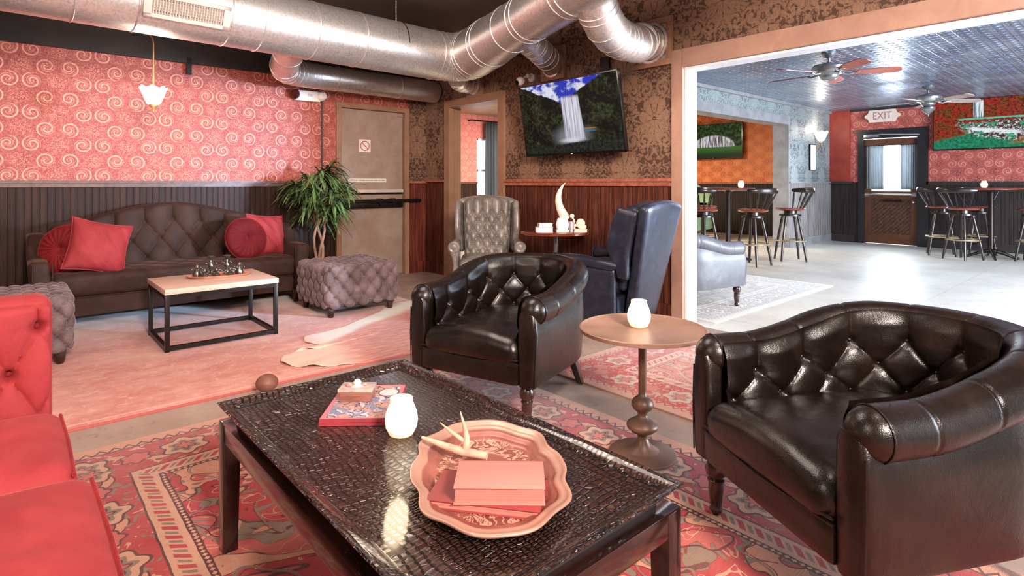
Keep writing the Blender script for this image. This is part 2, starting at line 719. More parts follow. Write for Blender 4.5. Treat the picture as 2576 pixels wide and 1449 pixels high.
TIN = tin_ceiling()
FLOOR_LOUNGE = concrete('worn_brown_concrete', (150, 126, 112), (172, 152, 140), (102, 84, 76), 0.5)
FLOOR_BAR = concrete('pale_polished_concrete', (212, 208, 198), (226, 223, 215), (168, 164, 156), 0.36, 1.52)
DUCT = galvanised('galvanised_steel')

LEATHER = leather('dark_brown_leather', (17, 10, 8), 0.25, (34, 21, 16))
LEATHER_DAYLIT = leather('daylit_grey_leather', (92, 94, 102), 0.34, (120, 120, 128))  # dark leather with daylight sheen painted in as a lighter grey
LEATHER_WING = leather('daylit_wing_leather', (116, 108, 102), 0.24, (164, 152, 142))  # dark brown leather, silvery daylight put into its colour
LEATHER_DAYLIT_BLUE = leather('daylight_tinted_leather', (26, 29, 40), 0.30, (44, 50, 68))  # dark brown leather, blue daylight tint put into its colour
STUD = plain('brass_button', (150, 118, 90), 0.3, 0.9)
THREAD = plain('tan_welt', (120, 88, 66), 0.6)
LEG_DARK = wood('near_black_turned_wood', (34, 20, 17), (58, 34, 28), 0.25, (1, 1, 4), coat=0.5)
MAHOGANY = wood('polished_mahogany', (88, 36, 28), (128, 60, 44), 0.22, (1, 1, 3), coat=0.6)


def velvet(name, rgb, rgb2, tint, sheen=0.8):
    m = Mat(name, srgb(rgb), 0.75, 0.0, 0.3, sheen=sheen, sheen_tint=srgb(tint))
    n = m.noise(scale=6, detail=4, dist=0.8)
    n2 = m.noise(scale=160, detail=2)
    m.set('Base Color', m.mix((n * 0.8 + n2 * 0.3).ss(0.35, 0.8), srgb(rgb), srgb(rgb2)))
    m.bump(n * 0.8 + n2 * 0.15, 0.25, 0.006)
    return m.m


VELVET_BROWN = velvet('brown_velvet', (42, 24, 18), (66, 41, 32), (200, 150, 130), 0.16)
VELVET_GREY = velvet('grey_taupe_velvet', (84, 68, 66), (128, 108, 108), (225, 205, 215), 0.7)
VELVET_RED = velvet('red_velvet', (136, 38, 40), (156, 50, 52), (255, 150, 140), 0.14)
VELVET_CRIMSON = velvet('crimson_velvet', (104, 12, 18), (142, 28, 32), (255, 130, 130), 0.3)
VELVET_DEEP = velvet('deep_crimson_velvet', (82, 6, 12), (116, 16, 22), (255, 110, 110), 0.3)


def metalm(name, rgb, rough, metal=0.9):
    return plain(name, rgb, rough, metal, var=0.06)


BLACK_METAL = metalm('black_metal', (38, 32, 30), 0.35, 0.6)
BRONZE = plain('brown_patinated_metal', (112, 84, 68), 0.42, 0.3, bump=0.1, bscale=20)
BRONZE_TOP = plain('tan_brown_metal_top', (144, 112, 96), 0.38, 0.2, bump=0.05, bscale=12)
CHROME = metalm('brushed_chrome', (200, 200, 205), 0.2, 1.0)
WHITE_PLASTIC = plain('white_plastic', (238, 232, 226), 0.4, var=0.02)
CREAM = plain('ivory', (236, 222, 200), 0.4, var=0.06)
BONE = plain('bone', (220, 176, 146), 0.45, var=0.12, vscale=30)


def rug_mat(name, x0, x1, y0, y1, P, seed=0.0, fade=0.0):
    """oriental rug: nested borders along the edges, curling leaf field inside"""
    m = Mat(name, P['red'], 0.9, sheen=0.2)
    x, y, z = m.xyz()
    jit = m.noise(scale=9, detail=2) * 0.010 - 0.005
    xx, yy = x + jit, y + jit
    dx = (xx - x0).min(x1 - xx)
    dy = (yy - y0).min(y1 - yy)
    d = dx.min(dy)
    side = dx < dy                                  # 1 beside the long edges
    cxm, cym = (x0 + x1) / 2, (y0 + y1) / 2
    s = side * (yy - cym) + (1.0 - side) * (xx - cxm)
    # field, mirrored about the middle
    fu, fv = (xx - cxm).abs(), (yy - cym).abs()
    vf = m.vec(fu, fv, seed)
    big = m.noise(vf, scale=3.3, detail=1.2, rough=0.45, dist=0.9)
    sml = m.noise(m.vec(fu, fv, seed + 4.0), scale=7.5, detail=1.0, dist=1.4)
    col = m.mix(big.ss(0.485, 0.49), P['red'], P['tan'])
    col = m.mix(big.ss(0.60, 0.605), col, P['rose'])
    col = m.mix(big.ss(0.38, 0.375), col, P['rose'])
    col = m.mix(sml.ss(0.62, 0.63), col, P['green'])
    col = m.mix(sml.band(0.42, 0.012), col, P['cream'])
    for lv in (0.4875, 0.6025, 0.3775):
        col = m.mix(big.band(lv, 0.006), col, P['dark'])
    col = m.mix(sml.band(0.62, 0.006) * 0.8, col, P['dark'])
    stem = m.noise(m.vec(fu, fv, seed + 9.0), scale=3.3, detail=0.5, dist=1.0)
    col = m.mix(stem.band(0.5, 0.010), col, P['green'])
    col = m.mix(stem.band(0.525, 0.0035), col, P['dark'])

    def bandcol(col, a, b, c):
        f = (d > a) * (d < b)
        return m.mix(f, col, c)

    def rosette(period, mid, R, ph):
        t = ((s / period + ph).fract() - 0.5) * period
        e = d - mid
        r = (t * t + e * e).sqrt()
        th = e.atan2(t)
        return r / R + (th * 6.0).cos() * 0.13, t, e
    # main border
    r1, t1, e1 = rosette(0.36, 0.215, 0.085, 0.0)
    r2, t2, e2 = rosette(0.36, 0.215, 0.05, 0.5)
    vine = e1 - (s * (2 * PI / 0.36)).sin() * 0.055
    brd = m.mix(vine.abs().ss(0.020, 0.016), P['red'], P['tan'])
    brd = m.mix(vine.abs().band(0.020, 0.003), brd, P['dark'])
    sp = m.noise(m.vec(s, d, seed + 2.0), scale=22, detail=1, dist=1.0)
    brd = m.mix(sp.ss(0.62, 0.64), brd, P['green'])
    brd = m.mix(sp.ss(0.35, 0.33), brd, P['cream'])
    brd = m.mix(r1.ss(1.0, 0.97), brd, P['cream'])
    brd = m.mix(r1.band(1.0, 0.06), brd, P['dark'])
    brd = m.mix(r1.ss(0.66, 0.62), brd, P['green'])
    brd = m.mix(r1.ss(0.40, 0.36), brd, P['rose'])
    brd = m.mix(r1.band(0.38, 0.06), brd, P['dark'])
    brd = m.mix(r2.ss(1.0, 0.95), brd, P['rose'])
    brd = m.mix(r2.band(1.0, 0.09), brd, P['dark'])
    # guards
    zig = (((s / 0.05).fract() - 0.5).abs() * 0.07 + 0.0)
    g1 = m.mix((d - 0.052 - zig).abs().ss(0.009, 0.006), P['tan'], P['dark'])
    dash = (((s + d * 0.8) / 0.062).fract() - 0.5).abs().ss(0.20, 0.17) * (d - 0.383).abs().ss(0.024, 0.018)
    g2 = m.mix(dash, P['cream'], P['red'])
    dash2 = (((s + d * 0.8) / 0.062 + 0.5).fract() - 0.5).abs().ss(0.14, 0.11) * (d - 0.383).abs().ss(0.020, 0.014)
    g2 = m.mix(dash2, g2, P['green'])
    bead = (((s / 0.022).fract() - 0.5).abs() * 2.0 + (d - 0.436).abs() * 110.0).ss(0.95, 0.8)
    g3 = m.mix(bead, P['dark'], P['cream'])
    col = bandcol(col, -1.0, 0.448, g3)
    col = bandcol(col, -1.0, 0.424, g2)
    col = bandcol(col, 0.338, 0.345, P['dark'])
    col = bandcol(col, -1.0, 0.338, brd)
    col = bandcol(col, 0.084, 0.092, P['dark'])
    col = bandcol(col, -1.0, 0.084, g1)
    col = bandcol(col, -1.0, 0.034, P['tan'])
    n = m.noise(scale=3, detail=6, rough=0.7)
    col = m.mix(n.ss(0.35, 0.75) * (0.16 + fade), col, P['wear'])
    w = m.noise(m.vec(x * 30.0, y * 300.0, 0.0), scale=1, detail=1)
    col = m.mix(w.ss(0.35, 0.65) * 0.14, col, P['dark'])
    m.set('Base Color', col)
    m.bump(w + m.noise(scale=120, detail=2) * 0.6, 0.4, 0.003)
    return m.m


PAL = dict(red=srgb(160, 38, 44), rose=srgb(178, 80, 72), tan=srgb(190, 130, 102), cream=srgb(188, 140, 114),
           green=srgb(118, 100, 84), dark=srgb(72, 20, 22), wear=srgb(226, 160, 134))
PAL2 = dict(red=srgb(178, 66, 60), rose=srgb(188, 116, 102), tan=srgb(188, 148, 130), cream=srgb(196, 170, 152),
            green=srgb(160, 146, 136), dark=srgb(160, 66, 62), wear=srgb(220, 176, 160))
PAL3 = dict(red=srgb(178, 176, 172), rose=srgb(190, 188, 182), tan=srgb(206, 202, 196), cream=srgb(220, 216, 210),
            green=srgb(160, 160, 158), dark=srgb(140, 140, 140), wear=srgb(206, 204, 200))


def faded_rug(name):
    m = Mat(name, srgb(220, 130, 116), 0.9, sheen=0.3)
    x, y, z = m.xyz()
    a = m.noise(m.vec(x * 1.0, y * 1.6, 0.0), scale=1.6, detail=8, rough=0.75)
    b = m.noise(m.vec(x * 14.0, y * 60.0, 0.0), scale=1.0, detail=4, rough=0.7)
    c = m.noise(scale=16, detail=6, rough=0.75, dist=0.6)
    col = m.mix(a.ss(0.36, 0.66), srgb(180, 108, 98), srgb(202, 148, 134))
    col = m.mix(c.ss(0.5, 0.70) * 0.55, col, srgb(220, 184, 166))
    col = m.mix(b.ss(0.45, 0.75) * 0.55, col, srgb(214, 136, 116))
    col = m.mix(c.ss(0.42, 0.30) * 0.5, col, srgb(176, 84, 78))
    d = y - 3.33
    col = m.mix(d.ss(0.02, 0.010), col, srgb(180, 84, 78))
    col = m.mix(d.band(0.06, 0.008) * 0.5, col, srgb(240, 176, 160))
    m.set('Base Color', col)
    m.bump(b + m.noise(scale=90, detail=2) * 0.5, 0.35, 0.003)
    return m.m


def glow(name, rgb, strength, rgb_base=None):
    m = Mat(name, srgb(rgb_base or rgb), 0.5)
    m.emit(srgb(rgb), strength)
    return m.m


def glass(name, rough=0.05, tint=(1, 1, 1, 1), alpha=None):
    m = Mat(name, tint, rough)
    m.set('Transmission Weight', 1.0)
    m.set('IOR', 1.45)
    return m.m


def thin_glass(name, tint=(0.9, 0.95, 0.97, 1), refl=0.12):
    m = bpy.data.materials.new(name)
    m.use_nodes = True
    nt = m.node_tree
    for n in list(nt.nodes):
        nt.nodes.remove(n)
    out = nt.nodes.new('ShaderNodeOutputMaterial')
    mx = nt.nodes.new('ShaderNodeMixShader')
    tr = nt.nodes.new('ShaderNodeBsdfTransparent')
    gl = nt.nodes.new('ShaderNodeBsdfGlossy')
    tr.inputs[0].default_value = tint
    gl.inputs['Roughness'].default_value = 0.05
    mx.inputs[0].default_value = refl
    nt.links.new(tr.outputs[0], mx.inputs[1])
    nt.links.new(gl.outputs[0], mx.inputs[2])
    nt.links.new(mx.outputs[0], out.inputs[0])
    return m


def croc():
    m = Mat('crocodile_embossed_lacquer', srgb(46, 26, 20), 0.16, 0.0, 0.6, 0.6)
    x, y, z = m.xyz()
    wob = m.noise(scale=3.0, detail=2)
    wx = x + wob * 0.10
    wy = y + m.noise(scale=4.0, detail=2) * 0.06
    big = m.noise(scale=5, detail=1)
    v = m.voro(m.vec(wx * 1.0, wy * 1.55, z), scale=66, feature='DISTANCE_TO_EDGE', rand=0.38)
    v2 = m.voro(m.vec(wx * 1.0, wy * 1.4, z + 3.0), scale=46, feature='DISTANCE_TO_EDGE', rand=0.30)
    pick = big.ss(0.52, 0.56)
    h = v.ss(0.0, 0.26) * (1.0 - pick) + v2.ss(0.0, 0.20) * pick
    n = m.noise(scale=130, detail=3)
    col = m.mix(h.ss(0.1, 0.7), srgb(6, 3, 2), srgb(58, 33, 25))
    col = m.mix((n.ss(0.5, 0.7) * 0.25).clamp(), col, srgb(80, 50, 38))
    m.set('Base Color', col)
    m.set('Coat Roughness', 0.08)
    m.set('Roughness', 0.26 - h * 0.10)
    m.bump(h + n * 0.03 + wob * 0.3, 1.0, 0.0060)
    return m.m


CROC = croc()
GLOSS_WOOD = wood('dark_espresso_gloss_wood', (24, 12, 10), (44, 22, 17), 0.14, (1, 1, 1), coat=0.4, bump=0.04, scale=6)
TABLE_TOP_PALE = wood('pale_washed_wood', (206, 168, 148), (224, 190, 172), 0.4, (1, 14, 1), bump=0.08, scale=3)
TRAY_MAT = None


# ================================================================== the rooms
YR = 6.36          # papered back wall of the lounge
XD = 4.11          # dividing wall, lounge face
XB = 4.26          # dividing wall, bar face
XF = 12.4          # far wall of the bar
YB = 4.39          # bar's left wall
ZR = 1.17          # chair rail

struct('floor_lounge', MB().b2(-3.5, XD + 0.07, -4.0, YR + 0.1, -0.12, 0.0), FLOOR_LOUNGE)
struct('floor_bar', MB().b2(XD + 0.07, XF + 0.1, -4.0, 10.7, -0.12, 0.0), FLOOR_BAR)
struct('ceiling_lounge', MB().b2(-3.5, XB, -4.0, YR + 0.1, 3.0, 3.1), CEIL_BLACK)
struct('ceiling_bar', MB().b2(XB, XF + 0.1, -4.0, YB, 2.58, 2.68), TIN)
struct('ceiling_back_room', MB().b2(XB, XF + 0.1, YB, 10.7, 2.75, 2.85), plain('dim_ceiling_paint', (150, 120, 96), 0.6))

# back wall of the lounge: beadboard, scroll paper, black band
wb = MB()
wb.b2(-3.5, 2.87, YR, YR + 0.15, 0.0, ZR)
struct('wall_back_beadboard', wb, BEAD_DARK)
wb = MB()
wb.b2(-3.5, 2.87, YR, YR + 0.15, ZR, 2.33)
wb.b2(2.87, 3.84, YR, YR + 0.15, 2.10, 2.33)
struct('wall_back_wallpaper', wb, RED_PAPER_X)
wb = MB().b2(-3.5, XD, YR - 0.05, YR + 0.15, 2.33, 3.0)
wb.b2(-3.5, XD, YR - 0.065, YR - 0.05, 2.62, 2.66)
struct('wall_back_upper', wb, BLACK_PAINT)
struct('wall_back_corner_wallpaper', MB().b2(3.84, XD, YR, YR + 0.15, ZR, 2.33), OLIVE_DAMASK_X)
struct('wall_back_corner_beadboard', MB().b2(3.84, XD, YR, YR + 0.15, 0, ZR), BEAD_RED_X)
struct('trim_1', MB().b2(-3.5, 2.86, YR - 0.035, YR, 1.15, 1.175).b2(-3.5, 2.86, YR - 0.02, YR, 1.115, 1.15), RAIL_DARK)
struct('trim_2', MB().b2(3.85, XD, YR - 0.03, YR, 1.15, 1.18), RAIL_WOOD)
struct('baseboard_back', MB().b2(-3.5, 2.86, YR - 0.02, YR, 0, 0.13), RAIL_DARK)
struct('baseboard_back_corner', MB().b2(3.85, XD, YR - 0.02, YR, 0, 0.14), BEAD_RED_X)

# dividing wall
for nm, mat, z0, z1 in (('wall_dividing_beadboard', BEAD_RED, 0, ZR), ('wall_dividing_wallpaper', OLIVE_DAMASK_Y, ZR, 3.0)):
    w = MB()
    w.b2(XD, XB, 5.84, YR, z0, z1)
    w.b2(XD, XB, 2.55, 4.83, z0, z1)
    if z0 > 1:
        w.b2(XD, XB, 4.83, 5.84, 2.10, z1)
        w.b2(XD, XB, -3.2, 2.55, 2.09, z1)
    struct(nm, w, mat)
struct('trim_3', MB().b2(XD - 0.035, XD, 2.65, 4.77, 1.165, 1.195).b2(XD - 0.02, XD, 2.65, 4.77, 1.125, 1.165)
       .b2(XD - 0.035, XD, 5.92, YR - 0.035, 1.165, 1.195), RAIL_WOOD)
struct('baseboard_dividing', MB().b2(XD - 0.02, XD, 2.65, 4.77, 0, 0.15).b2(XD - 0.02, XD, 5.92, YR - 0.02, 0, 0.14), BEAD_RED)
# narrow doorway casing
c = MB()
c.b2(XD - 0.03, XD + 0.0, 5.80, 5.91, 0, 2.17)
c.b2(XD - 0.03, XD + 0.0, 4.77, 4.87, 0, 2.17)
c.b2(XD - 0.03, XD + 0.0, 4.87, 5.80, 2.08, 2.17)
c.b2(XD, XB, 5.80, 5.84, 0, 2.08)
c.b2(XD, XB, 4.83, 4.87, 0, 2.08)
c.b2(XD, XB, 4.83, 5.84, 2.08, 2.10)
c.b2(XD + 0.05, XD + 0.08, 5.785, 5.80, 0, 2.08)
struct('trim_4', c, TRIM_BROWN)
# wide cased opening into the bar
c = MB()
c.b2(XD - 0.03, XD, 2.55, 2.655, 0, 2.235, 0.004)
c.b2(XD - 0.03, XD, -3.2, 2.56, 2.09, 2.235, 0.004)
struct('trim_5', c, TRIM_TAN)
c = MB()
c.b2(XD, XB, 2.53, 2.55, 0, 2.07)
c.b2(XD, XB, -3.2, 2.55, 2.07, 2.09)
c.b2(XD + 0.055, XD + 0.075, 2.518, 2.53, 0, 2.07)
struct('trim_6', c, TRIM_WHITE)

# bar: left wall with its own wide opening
w = MB()
w.b2(XB, 5.0, YB, YB + 0.26, 0, 2.58)
w.b2(5.0, 10.45, YB, YB + 0.26, 2.34, 2.58)
w.b2(10.45, XF, YB, YB + 0.26, ZR, 2.58)
struct('wall_bar_left', w, BLUE_DAMASK_X)
struct('wall_bar_left_beadboard', MB().b2(10.45, XF, YB, YB + 0.26, 0, ZR), BEAD_GREY)
c = MB()
c.b2(5.0, 10.45, YB - 0.02, YB + 0.27, 2.19, 2.34)
c.b2(10.43, 10.45, YB - 0.005, YB + 0.28, 0, 2.19)
struct('trim_7', c, TRIM_GREY)
struct('trim_8', MB().b2(10.45, XF, YB - 0.03, YB, 1.15, 1.18).b2(10.45, XF, YB - 0.02, YB, 0, 0.15)
       .b2(XB, XF, YB - 0.04, YB, 2.53, 2.58), TRIM_GREY)
# bar: far wall
YD0, YD1 = 2.86, 3.86
w = MB()
w.b2(XF, XF + 0.15, -4.0, YD0, ZR, 2.58)
w.b2(XF, XF + 0.15, YD1, YB, ZR, 2.58)
w.b2(XF, XF + 0.15, YD0, YD1, 2.12, 2.58)
struct('wall_far_wallpaper', w, FAR_RED_PAPER)
w = MB()
w.b2(XF, XF + 0.15, -4.0, YD0, 0, ZR)
w.b2(XF, XF + 0.15, YD1, YB, 0, ZR)
struct('wall_far_beadboard', w, BEAD_BLACK)
struct('wall_far_pilaster', MB().b2(XF - 0.06, XF, 4.03, YB, ZR, 2.58), plain('rust_paint', (140, 48, 34), 0.5, bump=0.3, bscale=40))
struct('trim_9', MB().b2(XF - 0.03, XF, -4.0, YD0 - 0.07, 1.12, 1.18).b2(XF - 0.09, XF, YD1 + 0.1, YB, 1.14, 1.18)
       .b2(XF - 0.02, XF, -4.0, YD0 - 0.07, 0, 0.14).b2(XF - 0.02, XF, YD1 + 0.1, YB, 0, 0.14)
       .b2(XF - 0.03, XF, -4.0, YB, 2.54, 2.58), plain('near_black_trim', (44, 40, 42), 0.35))
# room behind the bar
w = MB()
w.b2(XF, XF + 0.15, YB, 10.6, ZR, 2.75)
struct('wall_back_room_far', w, ORANGE_PAPER)
struct('wall_back_room_far_panelling', MB().b2(XF, XF + 0.15, YB, 10.6, 0, ZR), BEAD_BLACK)
struct('trim_10', MB().b2(XF - 0.03, XF, YB + 0.27, 10.6, 1.14, 1.18), RAIL_WOOD)
w = MB()
w.b2(XB, 8.25, 10.6, 10.75, ZR, 2.75)
w.b2(9.5, XF, 10.6, 10.75, ZR, 2.75)
w.b2(8.25, 9.5, 10.6, 10.75, 2.2, 2.75)
struct('wall_back_room', w, PINK_PAPER_X)
struct('wall_back_room_panelling', MB().b2(XB, 8.25, 10.6, 10.75, 0, ZR).b2(9.5, XF, 10.6, 10.75, 0, ZR).b2(8.25, 9.5, 10.6, 10.75, 0, 0.7), BEAD_DARK)
struct('trim_11', MB().b2(XB, 8.25, 10.57, 10.6, 1.14, 1.18), RAIL_DARK)
wn = MB()
for x in (8.27, 8.87, 9.48):
    wn.b2(x - 0.025, x + 0.025, 10.62, 10.68, 0.7, 2.2)
for z in (0.72, 1.45, 2.18):
    wn.b2(8.25, 9.5, 10.62, 10.68, z - 0.025, z + 0.025)
wo = struct('window_1', wn, TRIM_WHITE)
pane = MB().b2(8.29, 9.46, 10.645, 10.65, 0.74, 2.16).build('pane', thin_glass('window_glass'), wo)
pane['label'] = 'clear window glass'

# steel door of the lounge
STEEL_DOOR = Mat('grey_beige_painted_steel', srgb(150, 124, 106), 0.27, 0.0, 0.7)
STEEL_DOOR.set('Base Color', STEEL_DOOR.mix(STEEL_DOOR.noise(scale=2.2, detail=6, rough=0.7).ss(0.35, 0.7), srgb(152, 128, 114), srgb(172, 150, 136)))
STEEL_DOOR.bump(STEEL_DOOR.noise(scale=3, detail=3), 0.1, 0.01)
STEEL_DOOR = STEEL_DOOR.m
d = MB()
d.b2(2.87, 2.93, YR - 0.03, YR + 0.13, 0, 2.10, 0.004)
d.b2(3.78, 3.84, YR - 0.03, YR + 0.13, 0, 2.10, 0.004)
d.b2(2.93, 3.78, YR - 0.03, YR + 0.13, 2.04, 2.10, 0.004)
d1 = struct('door_1', d, TRIM_BROWN)
sl = MB().b2(2.94, 3.77, YR + 0.02, YR + 0.065, 0.012, 2.035, 0.002).build('door_slab', STEEL_DOOR, d1)
MB().b2(3.69, 3.765, YR - 0.0, YR + 0.02, 1.99, 2.005).build('hinge_plate', CHROME, d1)
MB().b2(2.96, 3.76, YR - 0.02, YR + 0.02, 1.035, 1.075, 0.006).build('push_bar', plain('pale_bar_paint', (206, 190, 176), 0.35), d1)
MB().b2(2.96, 3.76, YR - 0.0, YR + 0.02, 1.015, 1.033).build('push_bar_bracket', BLACK_METAL, d1)
sb = MB().b2(2.94, 3.99, YR - 0.075, YR - 0.035, 0.915, 0.955, 0.003)
sb.b2(2.98, 3.74, YR - 0.04, YR + 0.02, 0.85, 0.905, 0.004)
for x in (3.42, 3.60):
    sb.b2(x - 0.02, x + 0.02, YR - 0.08, YR + 0.02, 0.87, 0.965, 0.003)
sb.build('security_bar', BLACK_METAL, d1)
# signs stuck to the door
t = thing('door_sign', 'small square white sign with a red barred circle on steel door', 'sign', (3.247, YR + 0.018, 1.603))
MB().box((0, 0, 0), (0.152, 0.003, 0.152)).build('plate', plain('white_sign', (236, 222, 218), 0.5, var=0.02), t)
sg = MB()
ring = [(0.056 * math.cos(a), -0.004, 0.056 * math.sin(a)) for a in [2 * PI * k / 32 for k in range(32)]]
sg.tube(ring, 0.0045, 6, closed=True)
sg.tube([(-0.040, -0.004, 0.040), (0.040, -0.004, -0.040)], 0.0045, 6)
sg.build('barred_circle', plain('sign_red', (176, 74, 84), 0.5, var=0.02), t)
t = thing('notice_strip', 'long narrow white notice strip with small print on steel door', 'sign', (3.285, YR + 0.018, 1.185))
MB().box((0, 0, 0), (0.50, 0.003, 0.046)).build('plate', plain('white_strip', (238, 230, 220), 0.5, var=0.02), t)
text_mesh('lettering', 'THIS DOOR TO REMAIN UNLOCKED WHEN OCCUPIED', 0.026, BLACK_PAINT, t,
          Matrix.Translation((0, -0.0025, 0)) @ Matrix.Rotation(PI / 2, 4, 'X'), sx=0.72)

# exit door of the bar
d = MB()
d.b2(XF - 0.03, XF + 0.13, YD1 - 0.07, YD1 + 0.03, 0, 2.12, 0.003)
d.b2(XF - 0.03, XF + 0.13, YD0 - 0.10, YD0 + 0.07, 0, 2.12, 0.003)
d.b2(XF - 0.03, XF + 0.13, YD0 + 0.07, YD1 - 0.07, 2.0, 2.12, 0.003)
d.b2(XF - 0.03, XF + 0.0, YD0 - 0.10, YD1 + 0.10, 2.12, 2.17, 0.003)
BLACK_TRIM = plain('black_door_trim', (30, 30, 34), 0.35)
d2 = struct('door_2', d, BLACK_TRIM)
OAK = wood('brown_oak_door', (74, 42, 27), (100, 60, 40), 0.4, (1, 1, 1))
chev = Mat('diagonal_board_panel', srgb(104, 62, 38), 0.42)
x_, y_, z_ = chev.xyz()
q = ((y_ + z_) / 0.075).fract()
qq = (q - 0.5).abs()
nn = chev.noise(scale=18, detail=4)
chev.set('Base Color', chev.mix(qq.ss(0.42, 0.48), chev.mix(nn.ss(0.35, 0.7), srgb(66, 38, 25), srgb(100, 64, 44)), srgb(24, 14, 10)))
chev.bump(-qq.ss(0.40, 0.48), 0.6, 0.01)
chev = chev.m
s = MB()
a0, a1 = YD0 + 0.07, YD1 - 0.07
s.b2(XF + 0.03, XF + 0.08, a0, a0 + 0.11, 0.01, 1.99)
s.b2(XF + 0.03, XF + 0.08, a1 - 0.11, a1, 0.01, 1.99)
s.b2(XF + 0.031, XF + 0.079, a0 + .11, a1 - .11, 1.86, 1.989)
s.b2(XF + 0.031, XF + 0.079, a0 + .11, a1 - .11, 0.86, 1.0)
s.b2(XF + 0.031, XF + 0.079, a0 + .11, a1 - .11, 0.011, 0.20)
s.build('door_frame', OAK, d2)
MB().b2(XF + 0.045, XF + 0.065, a0 + 0.1, a1 - 0.1, 0.18, 0.88).build('lower_panel', chev, d2)
MB().b2(XF + 0.05, XF + 0.056, a0 + 0.1, a1 - 0.1, 0.98, 1.88).build('door_glass', thin_glass('door_glass'), d2)
MB().b2(XF + 0.02, XF + 0.03, a0 + 0.25, a1 - 0.30, 0.80, 0.84).build('mail_slot', BLACK_METAL, d2)
MB().tube([(XF - 0.02, a0 + 0.02, 0.935), (XF - 0.02, a1 - 0.02, 0.935)], 0.018, 10).b2(XF - 0.02, XF + 0.03, a0 + 0.01, a0 + 0.09, 0.90, 0.97).b2(
    XF - 0.02, XF + 0.03, a1 - 0.09, a1 - 0.01, 0.90, 0.97).build('push_bar', CHROME, d2)
MB().sph((XF - 0.03, a0 + 0.055, 0.80), 0.028).build('door_knob', CHROME, d2)
cl = MB().box((XF - 0.05, a1 - 0.14, 2.05), (0.06, 0.26, 0.055), bevel=0.006)
cl.tube([(XF - 0.06, a1 - 0.02, 2.06), (XF - 0.10, a1 - 0.35, 2.07), (XF - 0.05, a0 - 0.04, 2.04)], 0.012, 8)
cl.build('door_closer', CHROME, d2)
# short curtains on the exit door glass


def curtain(name, mat, p0, p1, z0, z1, folds, amp, parent=None, n=160):
    P0, P1 = Vector(p0), Vector(p1)
    t = (P1 - P0).normalized()
    nrm = Vector((-t.y, t.x, 0))

    def f(u, v):
        ph = u * folds * 2 * PI
        w = amp * (0.55 + 0.45 * (1 - v)) * (math.sin(ph + 0.5 * math.sin(v * 3)) + 0.35 * math.sin(2.3 * ph + 1))
        q = P0 + (P1 - P0) * u + nrm * w
        return (q.x, q.y, z0 + (z1 - z0) * v)
    mb = MB()
    mb.grid(f, n, 12)
    o = mb.build(name, mat, parent)
    md = o.modifiers.new('thickness', 'SOLIDIFY')
    md.thickness = 0.002
    return o


def cloth(name, rgb, trans):
    m = Mat(name, srgb(rgb), 0.85)
    nt = m.nt
    tr = nt.nodes.new('ShaderNodeBsdfTranslucent')
    tr.inputs[0].default_value = srgb(rgb)
    mx = nt.nodes.new('ShaderNodeMixShader')
    mx.inputs[0].default_value = trans
    nt.links.new(m.b.outputs[0], mx.inputs[1])
    nt.links.new(tr.outputs[0], mx.inputs[2])
    nt.links.new(mx.outputs[0], nt.nodes['Material Output'].inputs[0])
    m.set('Base Color', m.mix(m.noise(scale=14, detail=3), srgb(tuple(c * 0.8 for c in rgb)), srgb(rgb)))
    return m.m


CURT_WHITE = cloth('sheer_grey_cloth', (160, 164, 168), 0.45)
CURT_DARK = cloth('charcoal_curtain_cloth', (120, 124, 130), 0.5)
for (ya, yb, lab) in ((3.80, 3.44, 'short sheer curtain on left half of the exit door glass'), (3.22, 2.90, 'short sheer curtain on right half of the exit door glass')):
    t = thing('door_curtain', lab, 'curtain', (0, 0, 0), 0, 'exit door curtains')
    curtain('curtain_cloth', CURT_WHITE, (XF + 0.012, ya - 0.03, 0), (XF + 0.012, yb + 0.03, 0), 1.04, 1.86, 7, 0.016, t, 90)
    MB().tube([(XF + 0.012, ya - 0.01, 1.86), (XF + 0.012, yb + 0.01, 1.86)], 0.006, 8).build('rod', BLACK_METAL, t)
t = thing('window_curtain', 'tall charcoal curtain hanging over the window seen through narrow doorway', 'curtain', (0, 0, 0))
curtain('curtain_cloth', CURT_DARK, (8.40, 10.45, 0), (9.75, 10.45, 0), 0.15, 2.58, 13, 0.045, t, 240)
MB().tube([(7.95, 10.45, 2.60), (9.85, 10.45, 2.60)], 0.016, 10).build('curtain_rod', BLACK_METAL, t)
for x in (8.0, 9.8):
    MB().tube([(x, 10.45, 2.60), (x, 10.60, 2.60)], 0.012, 8).build('rod_bracket', BLACK_METAL, t)


# ================================================================== ducts
def duct_path(pts, rad, arc=7):
    """polyline with its corners rounded by arcs cut into arc gores"""
    P = [Vector(p) for p in pts]
    out = [P[0]]
    marks = []
    for i in range(1, len(P) - 1):
        a = (P[i - 1] - P[i])
        b = (P[i + 1] - P[i])
        L = min(rad, a.length * 0.48, b.length * 0.48)
        p0, p1 = P[i] + a.normalized() * L, P[i] + b.normalized() * L
        for k in range(arc + 1):
            t = k / arc
            out.append(p0 * (1 - t) ** 2 + P[i] * 2 * t * (1 - t) + p1 * t * t)
            marks.append(out[-1])
    out.append(P[-1])
    return out, marks


